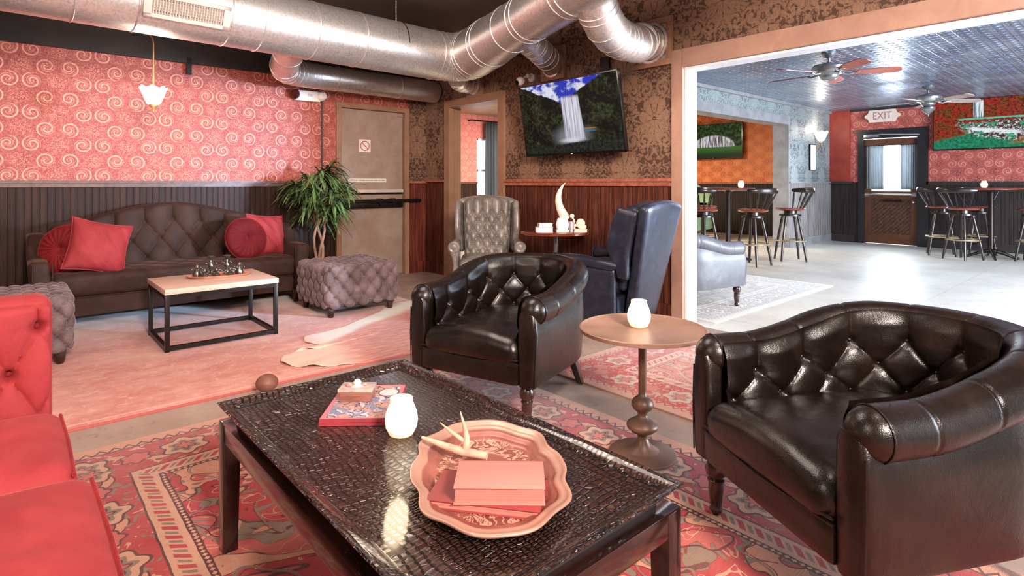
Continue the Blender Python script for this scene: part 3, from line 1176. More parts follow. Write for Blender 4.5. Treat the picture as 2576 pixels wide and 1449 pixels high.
def make_duct(name, label, pts, r, rad=0.3, seams=(), bands=(), arc=7, gores=1, corners=99):
    t = thing(name, label, 'duct', (0, 0, 0))
    path, marks = duct_path(pts, rad, arc)
    rl = r if hasattr(r, '__len__') else [r, r]
    LN = [0.0]
    for a_, b_ in zip(path, path[1:]):
        LN.append(LN[-1] + (b_ - a_).length)
    # the bore narrows after the first corner when two radii are given
    k0 = LN[1 + arc] / LN[-1]
    k1 = min(1.0, k0 + 0.12)
    RR = [rl[0] + (rl[1] - rl[0]) * sm(k0, k1, q / LN[-1]) for q in LN]
    fine_p, fine_r = [], []
    for i in range(len(path) - 1):
        n_ = max(1, int((path[i + 1] - path[i]).length / 0.15))
        for j in range(n_):
            fine_p.append(path[i].lerp(path[i + 1], j / n_))
            q = (LN[i] + (LN[i + 1] - LN[i]) * j / n_) / LN[-1]
            fine_r.append(rl[0] + (rl[1] - rl[0]) * sm(k0, k1, q))
    fine_p.append(path[-1])
    fine_r.append(RR[-1])
    pipe = MB().tube(fine_p, fine_r, 40).build('pipe', DUCT, t, angle=30)

    def ringat(c, dirv, r, w=0.010, rr=0.006):
        rb = MB()
        dirv = dirv.normalized()
        a = dirv.orthogonal().normalized()
        b = dirv.cross(a)
        rb.tube([c + (a * math.cos(2 * PI * k / 40) + b * math.sin(2 * PI * k / 40)) * r for k in range(40)], rr, 6, closed=True)
        rb.build('seam_ring', DUCT, pipe, angle=80)
    # straight seams at distances along the run
    cum = 0
    for i in range(len(path) - 1):
        seg = (path[i + 1] - path[i])
        L = seg.length
        for sdist in seams:
            if cum <= sdist < cum + L:
                ringat(path[i] + seg * ((sdist - cum) / L), seg, rl[0] + (rl[1] - rl[0]) * sm(k0, k1, sdist / LN[-1]))
        cum += L
    if gores:
        for i, p in enumerate(path[1:-1]):
            if p in marks[:corners * (arc + 1)] and marks.index(p) % gores == 0:
                ringat(p, path[i + 2] - path[i], RR[i + 1], rr=0.005)
    return t


C0 = Vector((3.71, 5.02, 2.48))
d1v = Vector((-0.988, -0.062, 0)).normalized()
d2v = Vector((-0.299, -0.954, 0)).normalized()
dm = make_duct('air_duct', 'large galvanised duct running along red wall and turning at the corner', [C0 + d1v * 5.2, C0, C0 + d2v * 2.2 + Vector((0, 0, 0.04)), C0 + d2v * 5.0 + Vector((0, 0, 0.11))], (0.25, 0.205), 0.42,
               seams=[0.5, 1.0, 1.25, 1.8, 2.15, 2.75, 3.0, 3.45, 3.9, 5.75, 5.83, 6.3, 6.6, 6.68, 7.3, 7.38], arc=8, corners=1)
# register on the duct
REGISTER = plain('cream_enamel', (196, 182, 172), 0.5, var=0.02)
R22 = math.radians(22)
gc = C0 + d1v * (0.93 + 1.824)
nv = Vector((0.062, -0.988, 0)).normalized()
ang = math.atan2(d1v.y, d1v.x) + PI
gt = thing('air_register', 'white louvred vent grille set in side of the big duct', 'vent', (gc.x + nv.x * 0.232, gc.y + nv.y * 0.232, gc.z - 0.095), ang)
gt.rotation_euler = (R22, 0, ang)
g = MB()
gw, gh = 0.56, 0.17
for (x0, x1, z0, z1) in ((-gw / 2, gw / 2, gh / 2 - 0.028, gh / 2), (-gw / 2, gw / 2, -gh / 2, -gh / 2 + 0.028),
                         (-gw / 2, -gw / 2 + 0.05, -gh / 2, gh / 2), (gw / 2 - 0.05, gw / 2, -gh / 2, gh / 2)):
    g.b2(x0, x1, -0.02, 0.01, z0, z1, 0.003)
g.build('frame', REGISTER, gt)
MB().b2(-gw / 2 + 0.04, gw / 2 - 0.04, 0.004, 0.01, -gh / 2 + 0.02, gh / 2 - 0.02).build('backing', BLACK_PAINT, gt)
g = MB()
for i in range(26):
    g.box((-gw / 2 + 0.06 + i * (gw - 0.12) / 25, -0.008, 0), (0.006, 0.014, gh - 0.05), rz=0.5)
for i in range(6):
    g.box((0, -0.002, -gh / 2 + 0.035 + i * (gh - 0.07) / 5), (gw - 0.09, 0.008, 0.004))
g.build('louvre', REGISTER, gt)


def collar(loc, w, h, label, r):
    t = thing('duct_collar', label, 'duct collar', loc, -PI / 2, 'duct collars on the dividing wall')
    f = MB()
    for (x0, x1, z0, z1) in ((-w / 2, w / 2, h / 2 - 0.05, h / 2), (-w / 2, w / 2, -h / 2, -h / 2 + 0.05),
                             (-w / 2, -w / 2 + 0.05, -h / 2 + 0.05, h / 2 - 0.05), (w / 2 - 0.05, w / 2, -h / 2 + 0.05, h / 2 - 0.05)):
        f.b2(x0, x1, -0.035, 0.0, z0, z1, 0.003)
    f.build('wood_frame', TRIM_BROWN, t)
    MB().b2(-w / 2 + 0.05, w / 2 - 0.05, -0.012, 0, -h / 2 + 0.05, h / 2 - 0.05).build('plate', DUCT, t)
    MB().lathe([(r + 0.02, 0.0), (r + 0.02, 0.03), (r, 0.035)], c=(0, -0.012, 0), n=36, M=Matrix.Rotation(PI / 2, 4, 'X')).build('flange', DUCT, t)
    return t


collar((XD, 2.855, 2.33), 0.40, 0.40, 'square wooden collar at the wide opening, biggest branch duct enters it', 0.15)
collar((XD, 4.02, 2.345), 0.32, 0.33, 'square wooden collar above the waterfall television with a branch duct', 0.12)
collar((XD, 5.30, 2.30), 0.30, 0.28, 'small wooden collar just above the narrow doorway casing', 0.10)
make_duct('branch_duct', 'shiny elbowed branch duct entering wall beside the wide opening',
          [(2.98, 2.58, 2.47), (3.24, 2.66, 2.28), (3.50, 2.725, 2.235), (3.76, 2.735, 2.25), (3.89, 2.845, 2.325), (4.105, 2.855, 2.33)], 0.145, 0.14, seams=[0.15, 0.62, 0.8], arc=6, gores=3)
make_duct('branch_duct', 'short flexible branch duct entering wall above waterfall television',
          [(3.40, 3.72, 2.44), (3.62, 3.77, 2.385), (3.82, 3.86, 2.35), (4.10, 4.02, 2.345)], 0.118, 0.12, seams=[0.1, 0.2], arc=6, gores=3)
make_duct('branch_duct', 'short branch duct entering wall above the narrow doorway',
          [(3.72, 5.14, 2.30), (3.88, 5.28, 2.28), (4.10, 5.30, 2.30)], 0.10, 0.1, seams=[0.1], arc=4, gores=2)
make_duct('branch_duct', 'low duct elbowing under the big duct and along top of red wall',
          [(1.90, 5.12, 2.40), (2.12, 5.96, 2.31), (2.42, 6.10, 2.315), (4.09, 6.12, 2.31)], 0.135, 0.30, seams=[0.3, 1.5, 2.3], arc=6, gores=2)
# hanger strap and rod
h = thing('duct_hanger', 'thin metal strap and hook holding big duct near its corner', 'hanger', (0, 0, 0))
hc = C0 + d1v * 0.85
MB().tube([(hc.x, hc.y, 2.99), (hc.x, hc.y, 2.73)], 0.006, 8).build('rod', CHROME, h)
MB().tube([(hc.x + 0.0, hc.y - math.cos(a) * 0.256, 2.48 + math.sin(a) * 0.256) for a in [PI * k / 20 for k in range(21)]], 0.006, 6).build('strap', CHROME, h)
# conduit below the emergency light and along the black band
MB().tube([(2.70, YR - 0.012, 2.08), (2.70, YR - 0.012, 0.2)], 0.011, 8).build('conduit', BLACK_PAINT)
tag(bpy.data.objects['conduit'], 'thin dark conduit running down wall below the emergency light', 'conduit')
MB().box((1.34, YR - 0.03, 2.30), (0.04, 0.05, 0.16)).build('pipe_bracket', BLACK_METAL)
tag(bpy.data.objects['pipe_bracket'], 'small dark bracket at top edge of red scroll wallpaper', 'bracket')
# ================================================================== upholstery
def tuft(u, v, e=0.35):
    """pillowed diamonds: 0 on creases and buttons, 1 in the middle of a diamond; rows at v = 0, 1, 2 ..."""
    if v < 0:
        return abs(math.sin(PI * u)) ** (2 * e)
    return (abs(math.sin(PI * (u + v / 2))) * abs(math.sin(PI * (u - v / 2)))) ** e


def warp(mb, fn):
    for v in mb.bm.verts:
        v.co = fn(v.co)
    return mb


def turned_leg(h, r=0.028):
    return [(0.0, h), (r * 1.05, h), (r * 1.1, h * .96), (r * .72, h * .93), (r * 1.0, h * .86), (r * 1.22, h * .76), (r * 1.1, h * .66), (r * .72, h * .60),
            (r * .95, h * .575), (r * .95, h * .55), (r * .8, h * .53), (r * .86, h * .42), (r * .70, h * .22), (r * .62, h * .12), (r * .74, h * .09), (r * .74, h * .06), (r * .58, h * .03), (r * .5, 0.0), (0.0, 0.0)]


def tub_chair(label, leather_m, loc, phi, group=None):
    t = thing('tub_armchair', label, 'armchair', loc, phi, group)
    A, B, YC, YF = 0.312, 0.345, 0.055, -0.395
    Ls = YC - YF
    Le = PI * A
    LT = 2 * Ls + Le

    def path(s):
        q = s * LT
        if q < Ls:
            return Vector((-A, YF + q, 0)), Vector((-1, 0, 0))
        if q > LT - Ls:
            return Vector((A, YF + (LT - q), 0)), Vector((1, 0, 0))
        a = PI - (q - Ls) / A
        return Vector((A * math.cos(a), YC + B * math.sin(a), 0)), Vector((math.cos(a), math.sin(a), 0))

    def ztop(y):
        return 0.608 + 0.100 * sm(-0.22, 0.30, y)
    N = 10
    R0 = 0.066

    def endk(s, R):
        """rounding at the two free ends of the arm"""
        q = min(s, 1 - s) * LT
        if q >= R:
            return 1.0
        return math.sqrt(max(0.0, 1 - (1 - q / R) ** 2))
    # wall of the tub: outer skin, bottom, inner core
    ns = 150
    ss = [0.0, 0.002, 0.006, 0.012, 0.02] + [0.03 + 0.94 * i / (ns - 1) for i in range(ns)] + [0.98, 0.988, 0.994, 0.998, 1.0]
    prof = []
    for k in range(6):
        prof.append(('o', 0.14 + k / 5 * 1.0))

    mb = MB()
    rings = []
    for s in ss:
        p, n = path(s)
        k = 1 - (1 - endk(s, 0.018)) * 0.35
        zt = ztop(p.y) - 0.06
        ring = []
        bulge = 0.012
        for (off, z) in ((0.046, 0.195), (0.052, 0.21), (0.052 + bulge * .6, 0.32), (0.052 + bulge, 0.44), (0.052, zt - 0.02), (0.03, zt),
                         (-0.02, zt), (-0.035, zt - 0.03), (-0.035, 0.40), (-0.035, 0.21), (-0.03, 0.195)):
            ring.append(mb.bm.verts.new((p.x + n.x * off * k, p.y + n.y * off * k + (0.0 if k == 1 else 0.0), z)))
        rings.append(ring)
    for a, b in zip(rings, rings[1:]):
        m_ = len(a)
        for k in range(m_):
            mb.bm.faces.new((a[k], a[(k + 1) % m_], b[(k + 1) % m_], b[k]))
    mb.bm.faces.new(rings[0][::-1])
    mb.bm.faces.new(rings[-1])
    mb.build('outer_shell', leather_m, t, angle=60)

    # rolled arm and back rail with seams across it
    def roll(u, v):
        s = u
        p, n = path(min(1, max(0, s)))
        k = endk(s, R0)
        zt = ztop(p.y)
        R = R0 * (1 + 0.05 * sm(-.2, .3, p.y))
        col = s * N
        g = min(abs(col - round(col)), 1) if 0.5 < col < N - 0.5 else 1
        R *= 1 - 0.05 * math.exp(-(g / 0.022) ** 2) + 0.006 * abs(math.sin(PI * col))
        a = 2 * PI * v
        c = p + n * 0.020
        rr = R * k
        rx = rr * (1.0 if math.sin(a) > 0 else 1.0)
        return (c.x + n.x * rx * math.cos(a), c.y + n.y * rx * math.cos(a), zt - R0 + rr * math.sin(a))
    mb = MB()
    us = [0, .0006, .0025, .006, .011, .018, .026, .034] + [0.04 + 0.92 * i / 330 for i in range(331)] + [.966, .974, .982, .989, .994, .9975, .9994, 1]
    V = []
    for u in us:
        V.append([mb.bm.verts.new(roll(u, j / 28)) for j in range(28)])
    for a, b in zip(V, V[1:]):
        for k in range(28):
            mb.bm.faces.new((a[k], a[(k + 1) % 28], b[(k + 1) % 28], b[k]))
    mb.build('arm_roll', leather_m, t, angle=80)
    # welt under the end of each roll and down the front post
    for sx in (-1, 1):
        c = Vector((sx * (A + 0.020), YF + 0.055, ztop(YF) - R0))
        MB().tube([(c.x + math.cos(a) * (R0 + .0005), c.y, c.z + math.sin(a) * (R0 + .0005)) for a in [2 * PI * k / 30 for k in range(30)]], 0.0025, 6, closed=True).build('arm_welt', leather_m, t)
        MB().tube([(sx * (A + 0.052), YF + 0.004, 0.20), (sx * (A + 0.058), YF + 0.004, 0.36), (sx * (A + 0.055), YF + 0.006, ztop(YF) - 0.11)], 0.0028, 6).build('post_welt', leather_m, t)

    # tufted inside
    rowh = 0.088

    def inner(u, v, off=0.0):
        s = 0.030 + 0.94 * u
        p, n = path(s)
        zt = ztop(p.y) - 0.012
        z = 0.33 + (zt - 0.33) * v
        col = s * N
        row = (zt - 0.105 - z) / rowh
        pf = tuft(col, row)
        fade = 1 - sm(0.30, 0.40, 0) * 0
        top = sm(0.0, 0.055, zt - z)
        d = 0.012 + 0.024 * pf * (0.25 + 0.75 * top)
        d += 0.012 * sm(0.0, 0.2, zt - z)
        if row > -0.5:
            bb = row - round(row)
            off_c = 0.5 if round(row) % 2 else 0.0
            cc = col - off_c
            cc = cc - round(cc)
            dist = math.hypot(cc * LT / N, bb * rowh)
            d -= 0.014 * math.exp(-(dist / 0.016) ** 2)
        o = -0.030 - d + off
        return (p.x + n.x * o, p.y + n.y * o, z)
    mb = MB()
    mb.grid(inner, 320, 66)
    tb = mb.build('tufted_back', leather_m, t, angle=80)
    # buttons
    for r in range(3):
        for c in range(1, N + 1):
            col = c - (0.5 if r % 2 else 0.0)
            s = col / N
            if not 0.06 < s < 0.94:
                continue
            p, n = path(s)
            zt = ztop(p.y) - 0.012
            z = zt - 0.105 - r * rowh
            if z < 0.40:
                continue
            u = (s - 0.03) / 0.94
            q = Vector(inner(u, (z - 0.33) / (zt - 0.33)))
            b = MB().sph((0, 0, 0), (0.0095, 0.0095, 0.006), nu=12, nv=8, M=Matrix.Identity(4))
            warp(b, lambda co, n=n: Vector((co.x * -n.y + co.z * -n.x, co.x * n.x + co.z * -n.y, co.y)))
            b.build('button', leather_m, tb, loc=(q.x - n.x * 0.002, q.y - n.y * 0.002, z))
    # seat cushion

    def seatw(co):
        q = co.copy()
        # round the back corners to follow the tub, dome the top and swell the front
        k = sm(0.05, 0.32, q.y)
        q.x *= 1 - 0.22 * k * k
        r = max(0, 1 - (q.x / 0.285) ** 2) * max(0, 1 - ((q.y + .05) / 0.42) ** 4)
        if q.z > 0:
            q.z += 0.050 * r
        if q.y < -0.25:
            q.y -= 0.012 * math.sqrt(max(0, 1 - (q.x / 0.31) ** 2)) * (0.6 + 0.4 * math.cos(q.z * 20))
        q.z += 0.004 * mnoise.noise(Vector((q.x * 9, q.y * 9, 1.7))) + 0.003 * mnoise.noise(Vector((q.x * 25, q.y * 25, 4.7)))
        return q
    mb = MB().rbox((0, 0, 0), (0.565, 0.72, 0.120), 0.056, (26, 30, 12))
    warp(mb, seatw)
    mb.build('seat_cushion', leather_m, t, loc=(0, -0.048, 0.335))
    # front rail with welt
    mb = MB().rbox((0, 0, 0), (0.575, 0.68, 0.115), 0.02, (20, 8, 6))
    mb.build('seat_rail', leather_m, t, loc=(0, -0.066, 0.252))
    MB().tube([(-0.285, YF - 0.010, 0.318), (-0.15, YF - 0.012, 0.309), (0, YF - 0.012, 0.306), (0.15, YF - 0.012, 0.309), (0.285, YF - 0.010, 0.318)], 0.004, 8).build('seat_welt', leather_m, t)
    MB().tube([(-0.285, YF - 0.010, 0.302), (0, YF - 0.012, 0.290), (0.285, YF - 0.010, 0.302)], 0.003, 8).build('seat_welt', leather_m, t)
    for sx in (-1, 1):
        MB().lathe(turned_leg(0.205, 0.030), n=24).build('leg', LEG_DARK, t, loc=(sx * 0.30, -0.345, 0))
        lg = MB().box((0, 0, 0.102), (0.045, 0.042, 0.205), bevel=0.003)
        warp(lg, lambda co, sx=sx: Vector((co.x * (0.75 + co.z * 1.5) + sx * (0.17 - co.z) * 0.22, co.y * (0.75 + co.z * 1.5) + (0.17 - co.z) * 0.25, co.z)))
        lg.build('leg', LEG_DARK, t, loc=(sx * 0.24, 0.28, 0))
    return t


c1 = tub_chair('dark brown leather tub armchair behind the crocodile-pattern coffee table', LEATHER, (2.063, 2.359, 0.010), math.radians(-72), 'leather tub armchairs')
c2 = copy_tree(c1, (2.003, 0.592, 0.010), math.radians(-118), 'dark brown leather tub armchair nearest the camera, right of the round pedestal table', 'leather tub armchairs')


def wing_chair(label, lm, loc, phi):
    t = thing('wingback_armchair', label, 'armchair', loc, phi)
    t.scale = (0.93, 0.93, 0.93)
    rec = math.radians(13)
    # tufted backrest
    Hb = 0.68
    P = 0.105

    def fb(p, n, ax, sg):
        if ax == 1 and sg < 0:
            x, z = p.x, p.z
            e = min(1, (0.25 - abs(x)) / 0.04) if abs(x) < 0.25 else 0
            ez = sm(-Hb / 2, -Hb / 2 + 0.05, z) * sm(Hb / 2, Hb / 2 - 0.06, z)
            row = (Hb / 2 - 0.15 - z) / 0.085
            pf = tuft(x / P + 0.5, row) if row > -0.001 else abs(math.sin(PI * (x / P + 0.5))) ** 0.7
            d = 0.040 * pf * e * ez
            bb = row - round(row)
            if row > -0.4:
                cc = x / P + 0.5 - (0.5 if round(row) % 2 else 0)
                cc -= round(cc)
                d -= 0.022 * math.exp(-(math.hypot(cc * P, bb * 0.085) / 0.015) ** 2) * ez
            return d
        return 0.0
    mb = MB().rbox((0, 0, 0), (0.52, 0.11, Hb), 0.05, (60, 8, 80), fn=fb)

    def wb_(co):
        q = co.copy()
        zz = (q.z + Hb / 2) / Hb
        q.z += 0.055 * (1 - (q.x / 0.27) ** 2) * zz ** 3
        q.x *= 0.92 + 0.10 * zz
        return q
    warp(mb, wb_)
    Mx = Matrix.Translation((0, 0.22, 0.40)) @ Matrix.Rotation(-rec, 4, 'X') @ Matrix.Translation((0, 0, Hb / 2 - 0.02))
    mb.bm.transform(Mx)
    tb = mb.build('tufted_backrest', lm, t, angle=80)
    for r in range(5):
        for c in range(-3, 4):
            x = (c + (0.0 if r % 2 else 0.5)) * P - P / 2 * 0
            x = (c + (0.5 if r % 2 == 0 else 0.0)) * P - (P / 2 if True else 0) + (0 if r % 2 == 0 else P / 2)
            x = (c - 0.5 + (0.5 if r % 2 else 0.0)) * P
            if abs(x) > 0.21:
                continue
            z = Hb / 2 - 0.15 - r * 0.085
            q = Mx @ Vector((x * 0.97, -0.048, z + 0.03 * (z + Hb / 2)))
            MB().sph((0, 0, 0), (0.010, 0.007, 0.010), nu=10, nv=6).build('button', lm, tb, loc=q)
    # outer back panel
    mb = MB().rbox((0, 0, 0), (0.60, 0.09, 0.95), 0.03, (18, 6, 24))

    def wo_(co):
        q = co.copy()
        zz = (q.z + 0.475) / 0.95
        q.x *= 0.70 + 0.38 * zz
        q.z += 0.05 * (1 - (q.x / 0.32) ** 2) * zz ** 4
        q.y += 0.015 * (1 - (q.x / 0.30) ** 2)
        return q
    warp(mb, wo_)
    mb.bm.transform(Matrix.Translation((0, 0.275, 0.13)) @ Matrix.Rotation(-rec * 0.95, 4, 'X') @ Matrix.Translation((0, 0, 0.475)))
    mb.build('outer_back', lm, t, angle=70)
    # wings
    for sx in (-1, 1):
        mb = MB().rbox((0, 0, 0), (0.066, 0.19, 0.55), 0.031, (6, 14, 22))

        def ww(co, sx=sx):
            q = co.copy()
            zz = (q.z + 0.275) / 0.55
            f = 0.45 + 0.55 * sm(0.0, 0.45, zz) * (1 - 0.18 * sm(0.75, 1, zz))
            q.y = 0.15 + (q.y - 0.15) * f
            q.x += sx * 0.05 * (0.12 - q.y) / 0.24
            return q
        warp(mb, ww)
        mb.bm.transform(Matrix.Translation((sx * 0.282, 0.215, 0.53)) @ Matrix.Rotation(-rec, 4, 'X') @ Matrix.Translation((0, 0, 0.25)))
        mb.build('wing', lm, t, angle=70)
        # arm panel, padded roll, scroll front
        MB().rbox((sx * 0.315, -0.03, 0.36), (0.06, 0.54, 0.44), 0.02, (4, 10, 10)).build('arm_panel', lm, t, angle=60)
        mb = MB()
        ys = [-0.33, -0.31, -0.2, -0.05, 0.1, 0.22, 0.26]
        mb.tube([(sx * 0.325, y, 0.60 + 0.012 * math.sin((y + .3) * 8)) for y in ys], [0.040, 0.052, 0.052, 0.048, 0.045, 0.042, 0.02], 20)
        mb.build('arm_roll', lm, t)
        sc = MB()
        sc.lathe([(0, 0.012), (0.02, 0.014), (0.03, 0.008), (0.045, 0.012), (0.058, 0.004), (0.058, -0.01), (0, -0.01)], c=(sx * 0.33, -0.335, 0.60), n=28, M=Matrix.Rotation(PI / 2, 4, 'X'))
        sc.tube([(sx * 0.345, -0.325, 0.56), (sx * 0.325, -0.33, 0.50), (sx * 0.315, -0.325, 0.42), (sx * 0.325, -0.31, 0.33), (sx * 0.32, -0.30, 0.17)], [0.03, 0.026, 0.022, 0.026, 0.03], 14)
        sc.build('arm_scroll', lm, t)
        MB().lathe(turned_leg(0.16, 0.026), n=20).build('leg', LEG_DARK, t, loc=(sx * 0.29, -0.27, 0))
        lg = MB().box((0, 0, 0.08), (0.04, 0.04, 0.16), bevel=0.003)
        warp(lg, lambda co: Vector((co.x, co.y + (0.16 - co.z) * 0.25, co.z)))
        lg.build('leg', LEG_DARK, t, loc=(sx * 0.22, 0.24, 0))
    MB().rbox((0, -0.03, 0.25), (0.60, 0.56, 0.20), 0.02, (10, 8, 5)).build('seat_rail', lm, t)
    mb = MB().rbox((0, 0, 0), (0.55, 0.56, 0.13), 0.05, (18, 18, 8))
    warp(mb, lambda q: Vector((q.x, q.y, q.z + (0.03 * (1 - (q.x / .28) ** 2) * (1 - (q.y / .3) ** 2) if q.z > 0 else 0))))
    mb.build('seat_cushion', lm, t, loc=(0, -0.06, 0.41))
    st = MB()
    for i in range(30):
        st.sph((-0.29 + 0.58 * i / 29, -0.315, 0.17), 0.005, nu=6, nv=4)
    o = st.build('nail_head_row', STUD, t)
    return t


wing_chair('tufted leather wingback armchair, daylight grey in its colour, in front of the narrow doorway', LEATHER_WING, (3.52, 4.36, 0), math.radians(-39))
wing_chair('dark leather wingback armchair, daylight blue in its colour, seen from behind beside the wide opening', LEATHER_DAYLIT_BLUE, (3.56, 2.88, 0), math.radians(-171))


# ------------------------------------------------------------------ camelback sofa
def camel_sofa():
    t = thing('camelback_sofa', 'long brown velvet sofa with arched diamond-tufted back against red wall', 'sofa', (1.16, 5.86, 0.010), 0)
    Wd = 1.80
    P = 0.225
    RH = 0.15
    Hb = 0.56

    def arch(x):
        return 0.165 * (math.cos(min(1, abs(x) / 0.95) * PI) * 0.5 + 0.5)

    def fb(p, n, ax, sg):
        if ax == 1 and sg < 0:
            x, z = p.x, p.z
            ez = sm(-Hb / 2, -Hb / 2 + 0.04, z) * sm(Hb / 2, Hb / 2 - 0.05, z)
            row = (Hb / 2 - 0.13 - z) / 0.125
            pf = tuft(x / P, row) if row >= 0 else abs(math.sin(PI * x / P)) ** 0.7
            d = 0.045 * pf * ez
            if row > -0.4:
                bb = row - round(row)
                cc = x / P - (0.5 if round(row) % 2 else 0)
                cc -= round(cc)
                d -= 0.02 * math.exp(-(math.hypot(cc * P, bb * .125) / 0.02) ** 2) * ez
            return d
        return 0
    mb = MB().rbox((0, 0, 0), (Wd, 0.15, Hb), 0.06, (200, 8, 72), fn=fb)

    def wr(co):
        q = co.copy()
        zz = (q.z + Hb / 2) / Hb
        q.z += arch(q.x) * zz
        q.y += 0.0
        return q
    warp(mb, wr)
    Mx = Matrix.Translation((0, 0.24, 0.245)) @ Matrix.Rotation(math.radians(-9), 4, 'X') @ Matrix.Translation((0, 0, Hb / 2))
    mb.bm.transform(Mx)
    tb = mb.build('tufted_backrest', VELVET_BROWN, t, angle=80)
    for r in range(3):
        for c in range(-4, 5):
            x = (c + (0.5 if r % 2 else 0)) * P
            if abs(x) > 0.86:
                continue
            z = Hb / 2 - 0.13 - r * 0.125
            zz = (z + Hb / 2) / Hb
            q = Mx @ Vector((x, -0.062, z + arch(x) * zz))
            MB().sph((0, 0, 0), (0.013, 0.008, 0.013), nu=10, nv=6).build('button', VELVET_BROWN, tb, loc=q)
    # seat, tufted on top

    def fs(p, n, ax, sg):
        if ax == 2 and sg > 0:
            e = sm(-0.32, -0.24, p.y)
            u, v = p.x / 0.225, (p.y + 0.05) / 0.14
            return 0.014 * tuft(u, abs(v)) * e
        return 0
    mb = MB().rbox((0, -0.06, 0.35), (1.82, 0.66, 0.17), 0.04, (150, 50, 8), fn=fs)
    mb.build('seat', VELVET_BROWN, t, angle=70)
    MB().rbox((0, -0.04, 0.19), (1.80, 0.66, 0.15), 0.015, (12, 8, 3)).build('seat_base', VELVET_BROWN, t)
    MB().tube([(-0.90, -0.372, 0.262), (0.90, -0.372, 0.262)], 0.005, 8).build('welt', VELVET_BROWN, t)
    for sx in (-1, 1):
        mb = MB().rbox((0, 0, 0), (0.125, 0.78, 0.44), 0.03, (6, 30, 14))

        def wa(co, sx=sx):
            q = co.copy()
            if q.z > 0:
                q.z += 0.17 * sm(-0.12, 0.16, q.y)
            q.x += sx * 0.02 * sm(-0.1, 0.22, q.z)
            return q
        warp(mb, wa)
        mb.build('arm', VELVET_BROWN, t, loc=(sx * 0.965, 0.0, 0.335), angle=70)
        for s2 in (-1, 1):
            MB().tube([(sx * 0.965 + s2 * 0.058, -0.392, z) for z in (0.13, 0.3, 0.54)], 0.005, 6).build('welt', VELVET_BROWN, t)
        for y in (-0.33, 0.28):
            MB().lathe([(0, 0.13), (0.03, 0.13), (0.033, 0.10), (0.02, 0.02), (0.018, 0), (0, 0)], n=16).build('leg', LEG_DARK, t, loc=(sx * 0.93, y, 0))
    return t


camel_sofa()


def square_pillow(label, mat, loc, rot, size=0.44, thick=0.17, seed=1.0):
    t = thing('throw_pillow', label, 'pillow', loc)
    t.rotation_euler = rot
    h = size / 2
    mb = MB()
    n = 44
    for sgn in (1, -1):
        def f(u, v, sgn=sgn):
            a, b = 2 * u - 1, 2 * v - 1
            k = (max(0, (1 - abs(a) ** 2.6)) * max(0, (1 - abs(b) ** 2.6))) ** 0.55
            pin = 1 - 0.09 * (1 - b * b) * a * a
            pin2 = 1 - 0.09 * (1 - a * a) * b * b
            wr_ = mnoise.noise(Vector((a * 1.6 + seed, b * 1.6 + a * 2.2, seed))) * 0.022 + abs(mnoise.noise(Vector((a * 3 + b * 3, b * 1.1, seed + 3)))) * 0.014
            return (a * h * pin, sgn * (thick / 2 * k + wr_ * k ** 0.7), b * h * pin2)
        mb.grid(f, n, n)
    bmesh.ops.remove_doubles(mb.bm, verts=mb.bm.verts, dist=0.0008)
    mb.build('cover', mat, t, angle=80)
    w = MB()
    pts = []
    for e in range(4):
        for k in range(12):
            s = k / 12 * 2 - 1
            a, b = [(s, -1), (1, s), (-s, 1), (-1, -s)][e]
            pts.append((a * h * (1 - 0.09 * (1 - b * b) * a * a), 0, b * h * (1 - 0.09 * (1 - a * a) * b * b)))
    w.tube(pts, 0.005, 6, closed=True)
    w.build('piping', mat, t)
    return t


def round_pillow(label, mat, loc, rot, R=0.2, thick=0.15):
    t = thing('round_pillow', label, 'pillow', loc)
    t.rotation_euler = rot
    mb = MB()
    for sgn in (1, -1):
        def f(u, v, sgn=sgn):
            th = 2 * PI * u
            r = v
            k = (1 - r ** 3.2) ** 0.5 * (1 - 0.75 * math.exp(-(r / 0.16) ** 2))
            pl = 0.006 * math.cos(th * 22) * sm(0.1, 0.4, r) * sm(1.0, 0.75, r)
            return (R * r * math.cos(th), sgn * (thick / 2 * k + pl), R * r * math.sin(th))
        mb.grid(f, 132, 22, cu=True)
    bmesh.ops.remove_doubles(mb.bm, verts=mb.bm.verts, dist=0.0006)
    mb.build('cover', mat, t, angle=80)
    MB().tube([(R * math.cos(2 * PI * k / 40), 0, R * math.sin(2 * PI * k / 40)) for k in range(40)], 0.006, 6, closed=True).build('piping', mat, t)
    MB().sph((0, -0.022, 0), (0.016, 0.01, 0.016)).build('button', mat, t)
    return t


R_ = math.radians
square_pillow('bright red square pillow tilted on left end of the brown sofa', VELVET_RED, (0.545, 5.60, 0.645), (R_(-18), R_(14), R_(6)), 0.42, 0.17, 1.0)
round_pillow('dark crimson round pillow half hidden behind the bright square one, left end of sofa', VELVET_CRIMSON, (0.34, 5.74, 0.625), (R_(-12), 0, R_(-38)), 0.195, 0.14)
round_pillow('deep red round pillow with buttoned centre on right end of the brown sofa', VELVET_DEEP, (1.70, 5.74, 0.625), (R_(-16), 0, R_(12)), 0.20, 0.15)
square_pillow('red square pillow leaning behind the deep red round one, right end of sofa', VELVET_RED, (1.93, 5.86, 0.635), (R_(-16), R_(5), R_(20)), 0.42, 0.15, 5.0)


